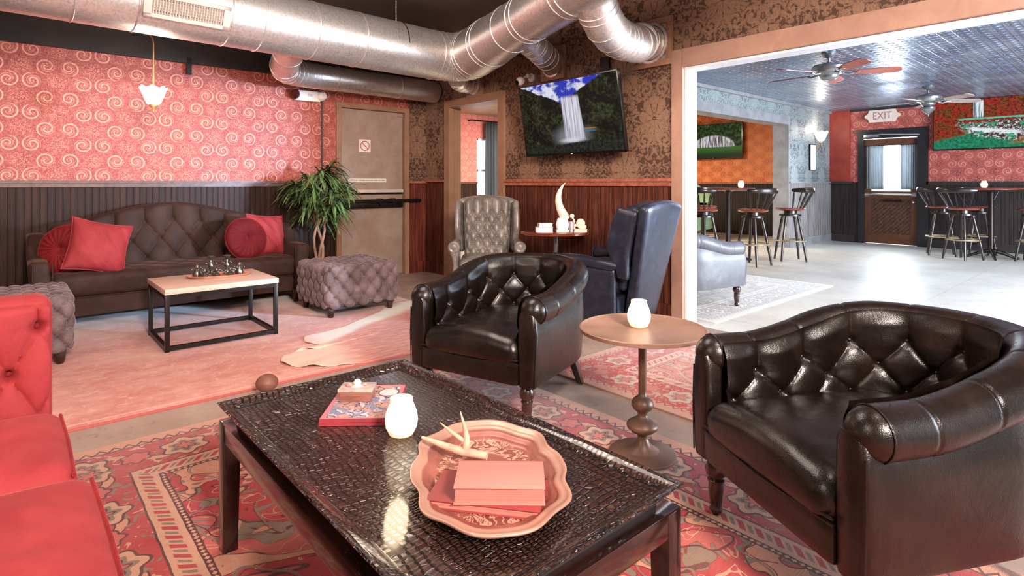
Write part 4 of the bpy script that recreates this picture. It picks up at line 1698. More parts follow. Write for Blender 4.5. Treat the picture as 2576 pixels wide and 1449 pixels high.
# ------------------------------------------------------------------ ottomans
def ottoman(label, mat, loc):
    t = thing('tufted_ottoman', label, 'ottoman', loc, 0, 'tufted velvet ottomans')
    LX, LY, LZ = 0.66, 0.64, 0.33
    nx, ny = 5, 5
    px, py = LX / nx, LY / ny
    rz = 0.0825

    def fo(p, n, ax, sg):
        if ax == 2:
            if sg < 0:
                return 0
            u, v = p.x / px + nx / 2, (LY / 2 - p.y) / (py / 1.0) * 1.0
            v = (p.y + LY / 2) / (py / 2) / 1.0
            v = v
            a, b = u + v / 2, u - v / 2
            row, hh = v, py / 2
            col, pw_ = u, px
        else:
            horiz, pw_, nn = (p.y, py, ny) if ax == 0 else (p.x, px, nx)
            u = horiz / pw_ + nn / 2
            v = (LZ / 2 - p.z) / rz
            a, b = u + v / 2, u - v / 2
            row, hh, col = v, rz, u
        pf = (abs(math.sin(PI * a)) * abs(math.sin(PI * b))) ** 0.33
        rr = round(row)
        cc = col - (0.5 if rr % 2 else 0.0)
        cc -= round(cc)
        dist = math.hypot(cc * pw_, (row - rr) * hh)
        return 0.040 * pf - 0.030 * math.exp(-(dist / 0.016) ** 2) - 0.01
    MB().rbox((0, 0, 0.255), (LX, LY, LZ), 0.035, (80, 80, 48), fn=fo).build('upholstery', mat, t, angle=80)
    MB().b2(-LX / 2 + .02, LX / 2 - .02, -LY / 2 + .02, LY / 2 - .02, 0.065, 0.10).build('base', BLACK_PAINT, t)
    for sx in (-1, 1):
        for sy in (-1, 1):
            MB().lathe([(0, 0.07), (0.030, 0.07), (0.032, 0.055), (0.026, 0.015), (0.02, 0.0), (0, 0)], n=16).build('leg', LEG_DARK, t, loc=(sx * (LX / 2 - .05), sy * (LY / 2 - .05), 0))
    return t


o1 = ottoman('grey velvet diamond-tufted square ottoman in front of the indoor plant', VELVET_GREY, (2.34, 4.93, 0.010))
copy_tree(o1, (-0.03, 4.88, 0.010), 0, 'grey velvet diamond-tufted ottoman partly hidden behind the red sofa', 'tufted velvet ottomans')


# ------------------------------------------------------------------ red sofa
def red_sofa():
    t = thing('red_velvet_sofa', 'bright red velvet sofa with high tufted arm at the left edge', 'sofa', (-0.37, 1.32, 0), 0)
    # local x forward (+X), length along y
    P, RH = 0.135, 0.135

    def fa(p, n, ax, sg):
        if ax == 1 and sg < 0:
            z, x = p.z, p.x
            ez = sm(0.45, 0.435, abs(x)) * sm(0.295, 0.27, z)
            row = (0.22 - z) / RH
            if row < 0:
                pf = abs(math.sin(PI * (x - 0.413) / P)) ** 0.5
            else:
                pf = tuft((x - 0.413) / P, row, 0.3)
            d = 0.030 * pf
            if row > -0.5:
                bb = row - round(row)
                cc = (x - 0.413) / P - (0.5 if round(row) % 2 else 0)
                cc -= round(cc)
                d -= (0.05 if round(row) < 2 else 0.0) * math.exp(-(math.hypot(cc * P, bb * RH) / 0.014) ** 2)
            return d * ez
        return 0
    for sg_, y in ((1, 0.985),):
        mb = MB().rbox((0, 0, 0), (0.90, 0.15, 0.62), 0.045, (170, 8, 110), fn=fa)
        mb.build('tufted_arm', VELVET_RED, t, loc=(0.027, y + 0.045, 0.49), angle=80)
        for r in range(2):
            for c in range(0, 7):
                x = 0.413 - (c + (0.5 if r % 2 else 0)) * P
                if abs(x) < 0.43:
                    MB().sph((0, 0, 0), (0.010, 0.006, 0.010), nu=10, nv=6).build('button', VELVET_CRIMSON, t, loc=(x + 0.027, y - 0.008, 0.49 + 0.22 - r * RH))
    MB().rbox((0, 0, 0), (0.90, 0.15, 0.62), 0.045, (12, 4, 8)).build('arm', VELVET_RED, t, loc=(0.0, -1.03, 0.49))
    MB().rbox((0, 0, 0), (0.16, 2.2, 0.62), 0.045, (4, 20, 8)).build('backrest', VELVET_RED, t, loc=(-0.40, 0.0, 0.49))
    # three seat cushions with welted edges, seams running front to back
    for i, (y0, y1) in enumerate(((0.42, 0.945), (-0.27, 0.41), (-0.95, -0.28))):
        ly, cy = y1 - y0, (y0 + y1) / 2
        mb = MB().rbox((0, 0, 0), (0.80, ly, 0.20), 0.06, (34, 30, 12))

        def wc(co, ly=ly, i=i):
            q = co.copy()
            a, b = q.x / 0.40, q.y / (ly / 2)
            k = max(0, 1 - abs(a) ** 3) * max(0, 1 - abs(b) ** 3)
            if q.z > 0:
                q.z += 0.035 * k + 0.010 * mnoise.noise(Vector((q.x * 5, q.y * 7 + i * 3, 2.0))) * k + 0.008 * abs(mnoise.noise(Vector((q.x * 4 + q.y * 9, q.y * 3, 9.0)))) * k
            return q
        warp(mb, wc)
        mb.build('seat_cushion', VELVET_RED, t, loc=(0.105 + (0.0 if i == 0 else 0.03), cy, 0.355), angle=80)
        xs = 0.505 - 0.012 + (0.0 if i == 0 else 0.03)
        for zz in (0.435, 0.28):
            MB().tube([(xs - 0.0, cy - ly / 2 + 0.02, zz), (xs + .004, cy, zz), (xs, cy + ly / 2 - 0.02, zz)], 0.005, 8).build('welt', VELVET_CRIMSON, t)
    MB().rbox((0.0, 0, 0.19), (0.98, 2.0, 0.18), 0.03, (6, 14, 4)).build('seat_base', VELVET_RED, t)
    for sx in (-0.40, 0.42):
        for sy in (-0.95, 0.95):
            MB().lathe([(0, 0.11), (0.03, 0.11), (0.018, 0), (0, 0)], n=14).build('leg', LEG_DARK, t, loc=(sx, sy, 0))
    return t


red_sofa()
# ================================================================== rugs
RX0, RX1, RY0, RY1 = 0.02, 2.22, -0.75, 3.03
r = MB().b2(RX0, RX1, RY0, RY1, 0.0, 0.010, 0.003).build('oriental_rug', rug_mat('oriental_rug_wool', RX0, RX1, RY0, RY1, PAL, 1.0))
tag(r, 'red and tan oriental rug under the crocodile-pattern coffee table', 'rug')
RB = (2.48, 3.78, -0.2, 2.52)
r = MB().b2(RB[0], RB[1], RB[2], RB[3], 0.0, 0.009, 0.003).build('oriental_rug', rug_mat('worn_oriental_rug_wool', *RB, PAL2, 6.0, 0.2))
tag(r, 'worn pinkish oriental rug lying at the wide opening into the bar', 'rug')
RC = (4.36, 6.92, 2.42, 4.15)
r = MB().b2(RC[0], RC[1], RC[2], RC[3], 0.0, 0.008, 0.003).build('oriental_rug', rug_mat('pale_grey_rug_wool', *RC, PAL3, 3.0, 0.2))
tag(r, 'pale grey patterned rug under the tub armchair on the bar floor', 'rug')
r = MB().b2(-2.6, 2.95, 3.33, 6.05, 0.0, 0.010, 0.003).build('faded_rug', faded_rug('faded_pink_rug_wool'))
tag(r, 'large faded salmon pink rug under the brown sofa and pale coffee table', 'rug')

# cowhide with curling leg tips
hide = [(1.30, 3.69), (1.45, 3.86), (1.60, 3.83), (1.66, 3.90), (1.60, 4.03), (1.66, 4.20), (1.84, 4.24), (2.02, 4.30), (2.20, 4.42), (2.45, 4.56), (2.70, 4.76), (2.95, 4.80),
        (3.05, 4.60), (3.02, 4.35), (3.12, 4.15), (3.08, 3.90), (2.90, 3.70), (2.75, 3.40), (2.55, 3.35), (2.30, 3.38), (2.10, 3.30), (1.90, 3.36), (1.70, 3.34), (1.50, 3.42), (1.36, 3.52)]
HM = Mat('cowhide_hair', srgb(216, 140, 118), 0.8, sheen=0.3)
hx, hy, hz = HM.xyz()
nn = HM.noise(scale=2.2, detail=3, dist=0.4) * 0.30
dd = (hy - 3.34 - (hx - 1.3) * 0.56) + nn - 0.15     # across the hide, towards its pale flank
hn = HM.noise(HM.vec(hx * 8.0, hy * 40.0, 0.0), scale=1.0, detail=3)
cc_ = HM.mix(hn.ss(0.35, 0.7), srgb(186, 106, 90), srgb(208, 146, 126))
cc_ = HM.mix(dd.ss(0.30, 0.42), cc_, srgb(212, 206, 198))
cc_ = HM.mix(((hx - 1.62) + nn - 0.15).ss(0.16, -0.02), cc_, srgb(214, 180, 160))
HM.set('Base Color', cc_)
HM.bump(hn, 0.3, 0.003)
mb = MB()
C = (2.25, 3.95)
rings = []
for k in (1.0, 0.985, 0.9, 0.7, 0.45, 0.2):
    ring = []
    n = len(hide)
    for i in range(n * 6):
        a, b = hide[i // 6], hide[(i // 6 + 1) % n]
        t_ = (i % 6) / 6
        p0, p3 = hide[(i // 6 - 1) % n], hide[(i // 6 + 2) % n]
        q = [0.5 * ((2 * a[j]) + (-p0[j] + b[j]) * t_ + (2 * p0[j] - 5 * a[j] + 4 * b[j] - p3[j]) * t_ ** 2 + (-p0[j] + 3 * a[j] - 3 * b[j] + p3[j]) * t_ ** 3) for j in (0, 1)]
        x_, y_ = C[0] + (q[0] - C[0]) * k, C[1] + (q[1] - C[1]) * k
        lift = 0.020 * sm(1.75, 1.45, x_) * sm(0.8, 1.0, k) * (0.5 + 0.5 * math.sin(i * 0.9))
        ring.append(mb.bm.verts.new((x_, y_, 0.0145 + lift + (0.0 if k < 1 else -0.001))))
    rings.append(ring)
for A_, B_ in zip(rings, rings[1:]):
    for i in range(len(A_)):
        mb.bm.faces.new((A_[i], A_[(i + 1) % len(A_)], B_[(i + 1) % len(A_)], B_[i]))
mb.bm.faces.new(rings[-1])
o = mb.build('cowhide_rug', HM.m)
md = o.modifiers.new('thickness', 'SOLIDIFY')
md.thickness = 0.004
md.offset = -1
tag(o, 'irregular cowhide rug with a white edge lying on the faded pink rug', 'rug')

# ================================================================== tables
# crocodile-pattern tray table
t = thing('coffee_table', 'low coffee table with dark glossy crocodile-pattern tray top in the foreground', 'coffee table', (0.825, 1.335, 0))
X2, Y2 = 0.335, 0.615


def rimpt(u, k):
    return None


mb = MB()
secs = [(-0.036, 0.430), (-0.030, 0.433), (-0.002, 0.459), (0.0, 0.463), (-0.003, 0.466), (-0.009, 0.4655), (-0.016, 0.463), (-0.046, 0.446), (-0.052, 0.4445)]
rg = []
for (o_, z) in secs:
    rg.append([mb.bm.verts.new((sx * (X2 + o_), sy * (Y2 + o_), z)) for sx, sy in ((-1, -1), (1, -1), (1, 1), (-1, 1))])
for A_, B_ in zip(rg, rg[1:]):
    for k in range(4):
        mb.bm.faces.new((A_[k], A_[(k + 1) % 4], B_[(k + 1) % 4], B_[k]))
mb.bm.faces.new(rg[0][::-1])
mb.bm.faces.new(rg[-1])
mb.build('tray_top', CROC, t, angle=20)
MB().b2(-X2 + 0.045, X2 - 0.045, -Y2 + 0.045, Y2 - 0.045, 0.412, 0.431).build('recessed_riser', BLACK_PAINT, t)
fx, fy = X2 - 0.006, Y2 - 0.006
ap = MB()
ap.b2(-fx, fx, -fy, -fy + 0.045, 0.355, 0.413, 0.003)
ap.b2(-fx, fx, fy - 0.045, fy, 0.355, 0.413, 0.003)
ap.b2(-fx, -fx + 0.045, -fy + 0.04, fy - 0.04, 0.355, 0.413, 0.003)
ap.b2(fx - 0.045, fx, -fy + 0.04, fy - 0.04, 0.355, 0.413, 0.003)
ap.build('apron', GLOSS_WOOD, t, angle=30)
for sx in (-1, 1):
    for sy in (-1, 1):
        lg = MB().box((0, 0, 0), (0.052, 0.052, 0.40), bevel=0.003)
        warp(lg, lambda q, sx=sx, sy=sy: Vector((q.x - (0 if q.x * sx > 0 else (0.2 - q.z) * 0.02 * -sx), q.y - (0 if q.y * sy > 0 else (0.2 - q.z) * 0.02 * -sy), q.z)))
        lg.build('leg', GLOSS_WOOD, t, loc=(sx * (fx - 0.025), sy * (fy - 0.025), 0.210), angle=30)

# pale coffee table
t = thing('coffee_table', 'small coffee table with pale top and black box frame near brown sofa', 'coffee table', (1.165, 4.73, 0.0095))
hx2, hy2 = 0.375, 0.315
MB().b2(-hx2, hx2, -hy2, hy2, 0.388, 0.425, 0.002).build('tabletop', TABLE_TOP_PALE, t, angle=30)
q = 0.028
for sx in (-1, 1):
    for sy in (-1, 1):
        MB().box((sx * (hx2 - q / 2 - .004), sy * (hy2 - q / 2 - .004), 0.194), (q, q, 0.386), bevel=0.001).build('leg', BLACK_METAL, t, angle=30)
fr = MB()
for z in (0.374, 0.024):
    for sy in (-1, 1):
        fr.box((0, sy * (hy2 - q / 2 - .004), z), (2 * hx2 - 2 * q - .008, q * .98, q))
    for sx in (-1, 1):
        fr.box((sx * (hx2 - q / 2 - .004), 0, z), (q * .98, 2 * hy2 - 2 * q - .008, q))
fr.build('frame_rail', BLACK_METAL, t, angle=30)

# round pedestal side table
t = thing('pedestal_table', 'round tan-brown metal side table with beaded pedestal between two leather armchairs', 'side table', (2.00, 1.44, 0.010))
MB().lathe([(0, 0.516), (0.25, 0.516), (0.262, 0.520), (0.264, 0.534), (0.258, 0.537), (0.252, 0.533), (0.246, 0.530), (0, 0.530)], n=72).build('tabletop', BRONZE_TOP, t, angle=50)
MB().lathe([(0, 0.52), (0.05, 0.518), (0.020, 0.50), (0.017, 0.44), (0.0165, 0.27), (0.017, 0.25), (0.028, 0.243), (0.040, 0.232), (0.046, 0.218), (0.046, 0.208), (0.038, 0.194), (0.022, 0.182), (0.019, 0.172),
            (0.022, 0.162), (0.040, 0.150), (0.062, 0.136), (0.067, 0.126), (0.064, 0.116), (0.045, 0.100), (0.024, 0.090), (0.020, 0.080), (0.022, 0.070), (0.030, 0.055), (0.045, 0.036), (0.07, 0.022), (0, 0.02)], n=48).build('pedestal', BRONZE, t, angle=60)
MB().lathe([(0, 0.03), (0.04, 0.030), (0.062, 0.024), (0.09, 0.019), (0.132, 0.015), (0.140, 0.009), (0.138, 0.0), (0, 0)], n=64).build('base', BRONZE, t, angle=60)

# candle jars
JAR = Mat('frosted_glowing_glass', srgb(250, 240, 222), 0.3)
jx, jy, jz = JAR.xyz()
JAR.emit(JAR.mix((jz / 0.11).ss(0.0, 0.4) * (jz / 0.11).ss(1.0, 0.6), srgb(250, 200, 140), srgb(255, 240, 216)), 0.60)
JAR = JAR.m
JRIM = glow('warm_glass_rim', (250, 214, 176), 0.35)
WAX = glow('lit_wax', (255, 222, 170), 1.2)


def candle(label, loc, s=1.0, light=0.35):
    t = thing('candle_jar', label, 'candle', loc)
    MB().lathe([(0, 0), (0.020 * s, 0.0), (0.033 * s, 0.006 * s), (0.043 * s, 0.026 * s), (0.0455 * s, 0.045 * s), (0.043 * s, 0.064 * s), (0.036 * s, 0.083 * s), (0.031 * s, 0.094 * s), (0.031 * s, 0.104 * s),
                (0.028 * s, 0.104 * s), (0.028 * s, 0.094 * s), (0.033 * s, 0.082 * s), (0.038 * s, 0.06 * s), (0, 0.055 * s)], n=32).build('glass', JAR, t, angle=70)
    MB().tube([(0.0295 * s * math.cos(2 * PI * k / 24), 0.0295 * s * math.sin(2 * PI * k / 24), 0.1045 * s) for k in range(24)], 0.0018 * s, 6, closed=True).build('rim', JRIM, t)
    MB().lathe([(0, 0.062 * s), (0.024 * s, 0.062 * s), (0.024 * s, 0.056 * s), (0, 0.056 * s)], n=16).build('wax', WAX, t)
    if light:
        point('candle_light', (loc[0], loc[1], loc[2] + 0.16 * s), light, (1, 0.78, 0.5), 0.03)
    return t


candle('glowing frosted candle jar on crocodile-pattern coffee table', (0.826, 1.404, 0.4455))
candle('glowing frosted candle jar on the round pedestal table', (2.005, 1.462, 0.5405), 1.08)
candle('small glowing candle on a high table by the far wall', (11.26, 1.80, 1.082), 1.0, 0)
candle('small glowing candle on the high table near the orange room', (8.12, 4.10, 1.082), 1.0, 0)

# magazines and trinket box
BOOKRED = plain('rose_red_cover', (146, 52, 60), 0.4)
PAPER = plain('page_edges', (230, 196, 184), 0.7, var=0.03)
COVER = Mat('collage_magazine_cover', (1, 1, 1, 1), 0.3)
cx_, cy_, cz_ = COVER.xyz()
v1 = COVER.voro(COVER.vec(cx_, cy_, 0.0), scale=17, feature='F1', out=1)
cn = COVER.noise(scale=24, detail=3, dist=1.5)
c0 = COVER.mix(cn.ss(0.40, 0.6), srgb(120, 120, 146), srgb(186, 180, 184))
c0 = COVER.mix(v1.ss(0.45, 0.55), c0, srgb(180, 140, 128))
c0 = COVER.mix(cn.band(0.52, 0.02), c0, srgb(70, 54, 60))
ex = (0.135 - cx_.abs()).min(0.098 - cy_.abs())
c0 = COVER.mix(ex.ss(0.008, 0.004), c0, srgb(190, 110, 116))
rr_ = ((cx_ - 0.07) * (cx_ - 0.07) + (cy_ + 0.06) * (cy_ + 0.06)).sqrt()
c0 = COVER.mix(rr_.ss(0.032, 0.030), c0, srgb(200, 194, 188))
c0 = COVER.mix(rr_.band(0.032, 0.0018), c0, srgb(70, 60, 60))
COVER.set('Base Color', c0)
for i, (dz, da, lab, g) in enumerate(((0.0, 0.0, 'lower thin red-edged magazine on the crocodile-pattern table', 0.0), (0.0105, 0.015, 'upper illustrated magazine with collage cover beneath the trinket box', 0.0))):
    t = thing('magazine', lab, 'magazine', (0.846, 1.655, 0.4455 + dz), R_(50.3) + PI + da - PI, 'magazines on the coffee table')
    MB().b2(-0.139, 0.139, -0.105, 0.105, 0.0, 0.002).build('back_cover', BOOKRED, t)
    MB().b2(-0.137, 0.137, -0.102, 0.102, 0.002, 0.008).build('pages', PAPER, t)
    MB().b2(-0.139, 0.139, -0.105, 0.105, 0.008, 0.010).build('front_cover', COVER.m if i else BOOKRED, t)
    MB().b2(-0.1395, -0.137, -0.105, 0.105, 0.0, 0.010).build('spine', BOOKRED, t)
t = thing('trinket_box', 'small brown box with pale lid and crystal knob on magazine', 'box', (0.835, 1.690, 0.4665), R_(-41.4))
MB().box((0, 0, 0.015), (0.098, 0.064, 0.030), bevel=0.002).build('box_body', wood('streaked_brown_stone', (120, 72, 62), (152, 104, 90), 0.3, (1, 1, 10)), t)
MB().box((0, 0, 0.035), (0.106, 0.070, 0.010), bevel=0.002).build('lid', plain('pale_marble', (176, 158, 150), 0.3, var=0.1, vscale=30), t)
MB().lathe([(0, 0.062), (0.008, 0.060), (0.013, 0.052), (0.010, 0.044), (0.020, 0.041), (0.022, 0.0405), (0, 0.0405)], n=10).build('crystal_knob', plain('crystal', (226, 214, 206), 0.1, spec=0.8), t, smooth=False)
MB().sph((-0.024, -0.006, 0.0445), (0.012, 0.008, 0.006)).sph((0.022, 0.004, 0.044), (0.010, 0.009, 0.005)).build('leaf_ornament', plain('rosy_metal', (214, 150, 140), 0.3, 0.4), t)

# scalloped tray
TRAY = Mat('gilded_rose_tray', srgb(206, 140, 118), 0.34, 0.25, 0.6)
tx, ty, tz = TRAY.xyz()
tw = TRAY.noise(TRAY.vec(tx.abs(), ty.abs(), 0.0), scale=26, detail=2, dist=2.0)
tn = TRAY.noise(scale=8, detail=4)
tc = TRAY.mix(tn.ss(0.35, 0.7), srgb(128, 70, 60), srgb(166, 104, 90))
inn = ((tx * tx) / 0.0165 + (ty * ty) / 0.042).ss(1.0, 0.92)
ring_ = ((tx * tx) / 0.0165 + (ty * ty) / 0.042).ss(0.30, 0.42)
curl = tw.band(0.5, 0.045)
curl2 = tw.band(0.62, 0.02)
tc = TRAY.mix(inn * ring_ * curl, tc, srgb(214, 166, 142))
tc = TRAY.mix(inn * ring_ * curl2, tc, srgb(120, 56, 48))
tc = TRAY.mix((tz.ss(0.016, 0.022)) * 0.6, tc, srgb(206, 166, 144))
TRAY.set('Base Color', tc)
TRAY.bump(curl * inn * ring_ + tn * 0.2, 0.5, 0.003)
t = thing('scalloped_tray', 'scalloped pinkish gilt tray under the stacked books on the coffee table', 'tray', (0.862, 1.062, 0.4455), R_(58 - 90))


def traypt(th, k):
    # ogee outline: pointed ends, stepped shoulders
    a, b = 0.178, 0.262
    c, s = math.cos(th), math.sin(th)
    e = 1 / ((abs(c) / a) ** 2.5 + (abs(s) / b) ** 2.5) ** (1 / 2.5)
    e *= 1 + 0.030 * math.cos(8 * th) + 0.020 * math.cos(4 * th) - 0.016 * math.cos(12 * th)
    e *= k
    return c * e, s * e


secs = [(0.0, 0.0), (0.70, 0.0), (0.74, 0.002), (0.755, 0.006), (0.78, 0.009), (0.82, 0.010), (0.845, 0.013), (0.865, 0.018), (0.90, 0.020), (0.93, 0.0195), (0.95, 0.023), (0.98, 0.0265), (1.0, 0.026), (1.003, 0.023),
        (0.985, 0.021), (0.93, 0.014), (0.88, 0.012), (0.80, 0.004), (0.74, -0.000), (0.0, -0.000)]
mb = MB()
prev = None
nT = 144
for j, (k, z) in enumerate(secs):
    zz = z + 0.003 if j < 14 else z
    if k == 0:
        ring = [mb.bm.verts.new((0, 0, zz))]
    else:
        ring = [mb.bm.verts.new((*traypt(2 * PI * i / nT, k), zz)) for i in range(nT)]
    if prev:
        for i in range(nT):
            q4 = []
            for v in (prev[i % len(prev)], prev[(i + 1) % len(prev)], ring[(i + 1) % len(ring)], ring[i % len(ring)]):
                if v not in q4:
                    q4.append(v)
            mb.bm.faces.new(q4)
    prev = ring
mb.build('tray_plate', TRAY.m, t, angle=70)


def book(label, loc, rz, w, d, h, cover, group=None, pages=None, spine_front=False):
    """closed book lying flat; spine at the back, pages towards local -Y"""
    t = thing('book', label, 'book', loc, rz, group)
    th = 0.0022
    MB().b2(-w / 2, w / 2, -d / 2, d / 2, 0, th, 0.0006).build('back_cover', cover, t)
    MB().b2(-w / 2, w / 2, -d / 2, d / 2, h - th, h, 0.0006).build('front_cover', cover, t)
    MB().b2(-w / 2 + 0.004, w / 2 - 0.004, -d / 2 + 0.004, d / 2 - 0.003, th, h - th).build('pages', pages or PAPER, t)
    sgn = 1
    MB().b2(-w / 2, w / 2, d / 2 - 0.003, d / 2 + 0.001, 0, h, 0.0006).build('spine', cover, t)
    return t


PINKB = plain('salmon_book_cloth', (206, 122, 110), 0.6, bump=0.1, bscale=300, var=0.03)
PINKP = Mat('salmon_page_block', srgb(214, 124, 108), 0.7)
PINKP.set('Base Color', PINKP.mix(PINKP.noise(PINKP.vec(0.0, 0.0, PINKP.xyz()[2] * 1.0), scale=700, detail=1).ss(0.35, 0.65), srgb(168, 88, 78), srgb(204, 130, 114)))
ROSEB = plain('rose_book_cloth', (140, 54, 54), 0.55, bump=0.1, bscale=300)
book('dark rose book beneath the thick salmon one on the tray', (0.806, 0.992, 0.4490), R_(-41.4 - 11), 0.25, 0.135, 0.019, ROSEB, 'books on the scalloped tray', PINKP.m)
book('thick plain salmon-pink book on top of the stack on tray', (0.822, 0.972, 0.4682), R_(-41.4 - 1), 0.195, 0.122, 0.036, PINKB, 'books on the scalloped tray', PINKP.m)

# antler
ANT = plain('antler', (204, 162, 138), 0.45, var=0.14, vscale=25)
mb = MB()

mb.tube([(0.889, 1.102, 0.476), (0.854, 1.153, 0.479), (0.835, 1.204, 0.482), (0.808, 1.27, 0.49)], [0.0095, 0.0105, 0.0085, 0.004], 12)
mb.tube([(0.859, 1.149, 0.478), (0.863, 1.15, 0.514), (0.86, 1.157, 0.542), (0.855, 1.166, 0.576)], [0.010, 0.0075, 0.005, 0.001], 12)
mb.tube([(0.858, 1.154, 0.504), (0.845, 1.194, 0.519), (0.836, 1.229, 0.534)], [0.006, 0.0045, 0.001], 12)
a = mb.build('antler', ANT)
tag(a, 'pale forked deer antler lying across the scalloped tray behind books', 'antler')

# small brown ball behind the table
b = thing('wooden_ball', 'small rounded brown ball on floor just behind crocodile-pattern table edge', 'ball', (1.06, 3.22, 0.0))
MB().sph((0, 0, 0.064), (0.058, 0.058, 0.046), nu=24, nv=16).build('ball', plain('brown_leather_ball', (122, 76, 62), 0.5), b)
MB().lathe([(0, 0.03), (0.03, 0.025), (0.034, 0.0), (0, 0)], n=20).build('base', LEG_DARK, b)

# oval tray with silver figures on the pale table
SILV = metalm('tarnished_silver', (120, 116, 106), 0.3, 0.9)
t = thing('oval_tray', 'oval wooden tray on the pale coffee table holding dark figurines', 'tray', (1.225, 4.80, 0.4355), R_(-12))
mb = MB()
mb.lathe([(0, 0.0), (0.9, 0.0), (1.0, 0.012), (1.02, 0.016), (0.97, 0.016), (0.92, 0.008), (0, 0.006)], n=40)
warp(mb, lambda q: Vector((q.x * 0.225, q.y * 0.115, q.z)))
mb.build('tray', wood('tan_tray_wood', (176, 112, 84), (206, 146, 116), 0.4, (1, 1, 1)), t)
random.seed(4)
FIG = [[(0, 0), (0.020, 0), (0.022, 0.006), (0.010, 0.014), (0.007, 0.03), (0.014, 0.045), (0.016, 0.056), (0.009, 0.07), (0.006, 0.085), (0.011, 0.094), (0.020, 0.104), (0.022, 0.110), (0, 0.112)],
       [(0, 0), (0.022, 0), (0.024, 0.012), (0.016, 0.03), (0.012, 0.04), (0.017, 0.052), (0.012, 0.064), (0, 0.066)],
       [(0, 0), (0.018, 0), (0.020, 0.01), (0.009, 0.02), (0.014, 0.034), (0.010, 0.044), (0, 0.048)]]
spots = [(-0.055, 0.03, 0, 'tall dark metal candlestick figure, left of the pair on the oval tray'), (0.055, 0.035, 0, 'tall dark metal candlestick figure, right of the pair on the oval tray'),
         (-0.15, 0.02, 1, 'dark squat figurine at the left end of the oval tray'), (0.14, 0.015, 1, 'dark squat figurine at the right end of the oval tray'),
         (-0.10, -0.045, 2, 'tiny dark figurine at left front of the oval tray'), (-0.02, -0.05, 2, 'tiny dark figurine at middle front of the oval tray'), (0.075, -0.045, 2, 'tiny dark figurine at right front of the oval tray')]
for (dx_, dy_, k, lab) in spots:
    a_ = R_(-12)
    wx, wy = 1.225 + dx_ * math.cos(a_) - dy_ * math.sin(a_), 4.80 + dx_ * math.sin(a_) + dy_ * math.cos(a_)
    t = thing('figurine', lab, 'figurine', (wx, wy, 0.4420), random.random() * 3, 'metal figurines on the oval tray')
    t.scale = (1.3, 1.3, 1.35)
    mb = MB().lathe(FIG[k], n=14)
    hh = FIG[k][-1][1]
    for j in range(4):
        a_2 = j * PI / 2 + 0.4
        mb.tube([(0, 0, hh * 0.6), (0.02 * math.cos(a_2), 0.02 * math.sin(a_2), hh * 0.75), (0.028 * math.cos(a_2), 0.028 * math.sin(a_2), hh * 0.62)], [0.004, 0.004, 0.003], 6)
        mb.sph((0.028 * math.cos(a_2), 0.028 * math.sin(a_2), hh * 0.60), 0.006, nu=8, nv=6)
    mb.build('figure', SILV, t)

# console table with books, tusk and shell
t = thing('pedestal_table', 'round dark polished table on slim pole between two wingback armchairs', 'side table', (3.74, 3.64, 0))
MB().lathe([(0, 0.69), (0.31, 0.69), (0.318, 0.696), (0.318, 0.708), (0.312, 0.713), (0, 0.713)], n=56).build('tabletop', MAHOGANY, t, angle=50)
MB().lathe([(0, 0.69), (0.07, 0.69), (0.07, 0.68), (0.026, 0.67), (0.024, 0.05), (0.03, 0.03), (0, 0.03)], n=24).build('pole', metalm('grey_steel_pole', (110, 108, 108), 0.35), t)
MB().lathe([(0, 0.03), (0.20, 0.02), (0.22, 0.0), (0, 0)], n=40).build('base', BLACK_METAL, t)
right = Vector((0.75, -0.661, 0))
fwd = Vector((0.661, 0.75, 0))
cb = Vector((3.74, 3.64, 0))


def cpos(dr, dd_, z):
    v = cb + right * dr + fwd * dd_
    return (v.x, v.y, z)


VR = R_(-41.4)
book('pinkish thick book at the bottom of the pile beside the white tusk', cpos(-0.11, -0.06, 0.7135), VR, 0.155, 0.13, 0.045, plain('salmon_jacket', (226, 150, 130), 0.5), 'books on the pole table')
book('small cream book on top of the pinkish one beside the white tusk', cpos(-0.10, -0.05, 0.7590), VR + 0.1, 0.125, 0.10, 0.032, plain('cream_jacket', (222, 208, 190), 0.5), 'books on the pole table')
book('flat cream book under the white jar of the tusk', cpos(0.055, -0.06, 0.7135), VR, 0.115, 0.11, 0.020, plain('pale_pink_jacket', (236, 208, 196), 0.5), 'books on the pole table')
book('cream book with a shell ornament on top', cpos(0.215, -0.05, 0.7135), VR, 0.12, 0.10, 0.026, plain('ivory_jacket', (232, 220, 198), 0.5), 'books on the pole table')
t = thing('tusk_ornament', 'tall curved white tusk rising from a rounded white jar', 'ornament', cpos(0.055, -0.06, 0.7338), VR)
MB().lathe([(0, 0), (0.048, 0), (0.058, 0.02), (0.060, 0.05), (0.050, 0.085), (0.040, 0.105), (0, 0.11)], n=32).build('jar', plain('white_glaze', (240, 240, 240), 0.25, var=0.02), t)
MB().tube([(0.030, 0, 0.09), (0.010, 0, 0.13), (-0.020, 0, 0.19), (-0.036, 0, 0.25), (-0.036, 0, 0.30), (-0.022, 0, 0.35), (0.0, 0, 0.39), (0.028, 0, 0.422)], [0.040, 0.042, 0.036, 0.031, 0.026, 0.018, 0.010, 0.002], 20).build('tusk', CREAM, t)
t = thing('small_frame', 'tiny grey metal upright tube beside the white tusk jar', 'ornament', cpos(0.135, -0.08, 0.7135), VR)
MB().lathe([(0, 0), (0.020, 0), (0.020, 0.09), (0.017, 0.095), (0, 0.095)], n=16).build('tube', metalm('grey_tube', (170, 160, 165), 0.4, 0.4), t)
t = thing('shell_ornament', 'knobbly cream coral and shell ornament standing on the cream book', 'ornament', cpos(0.215, -0.05, 0.7400), VR)
mb = MB()
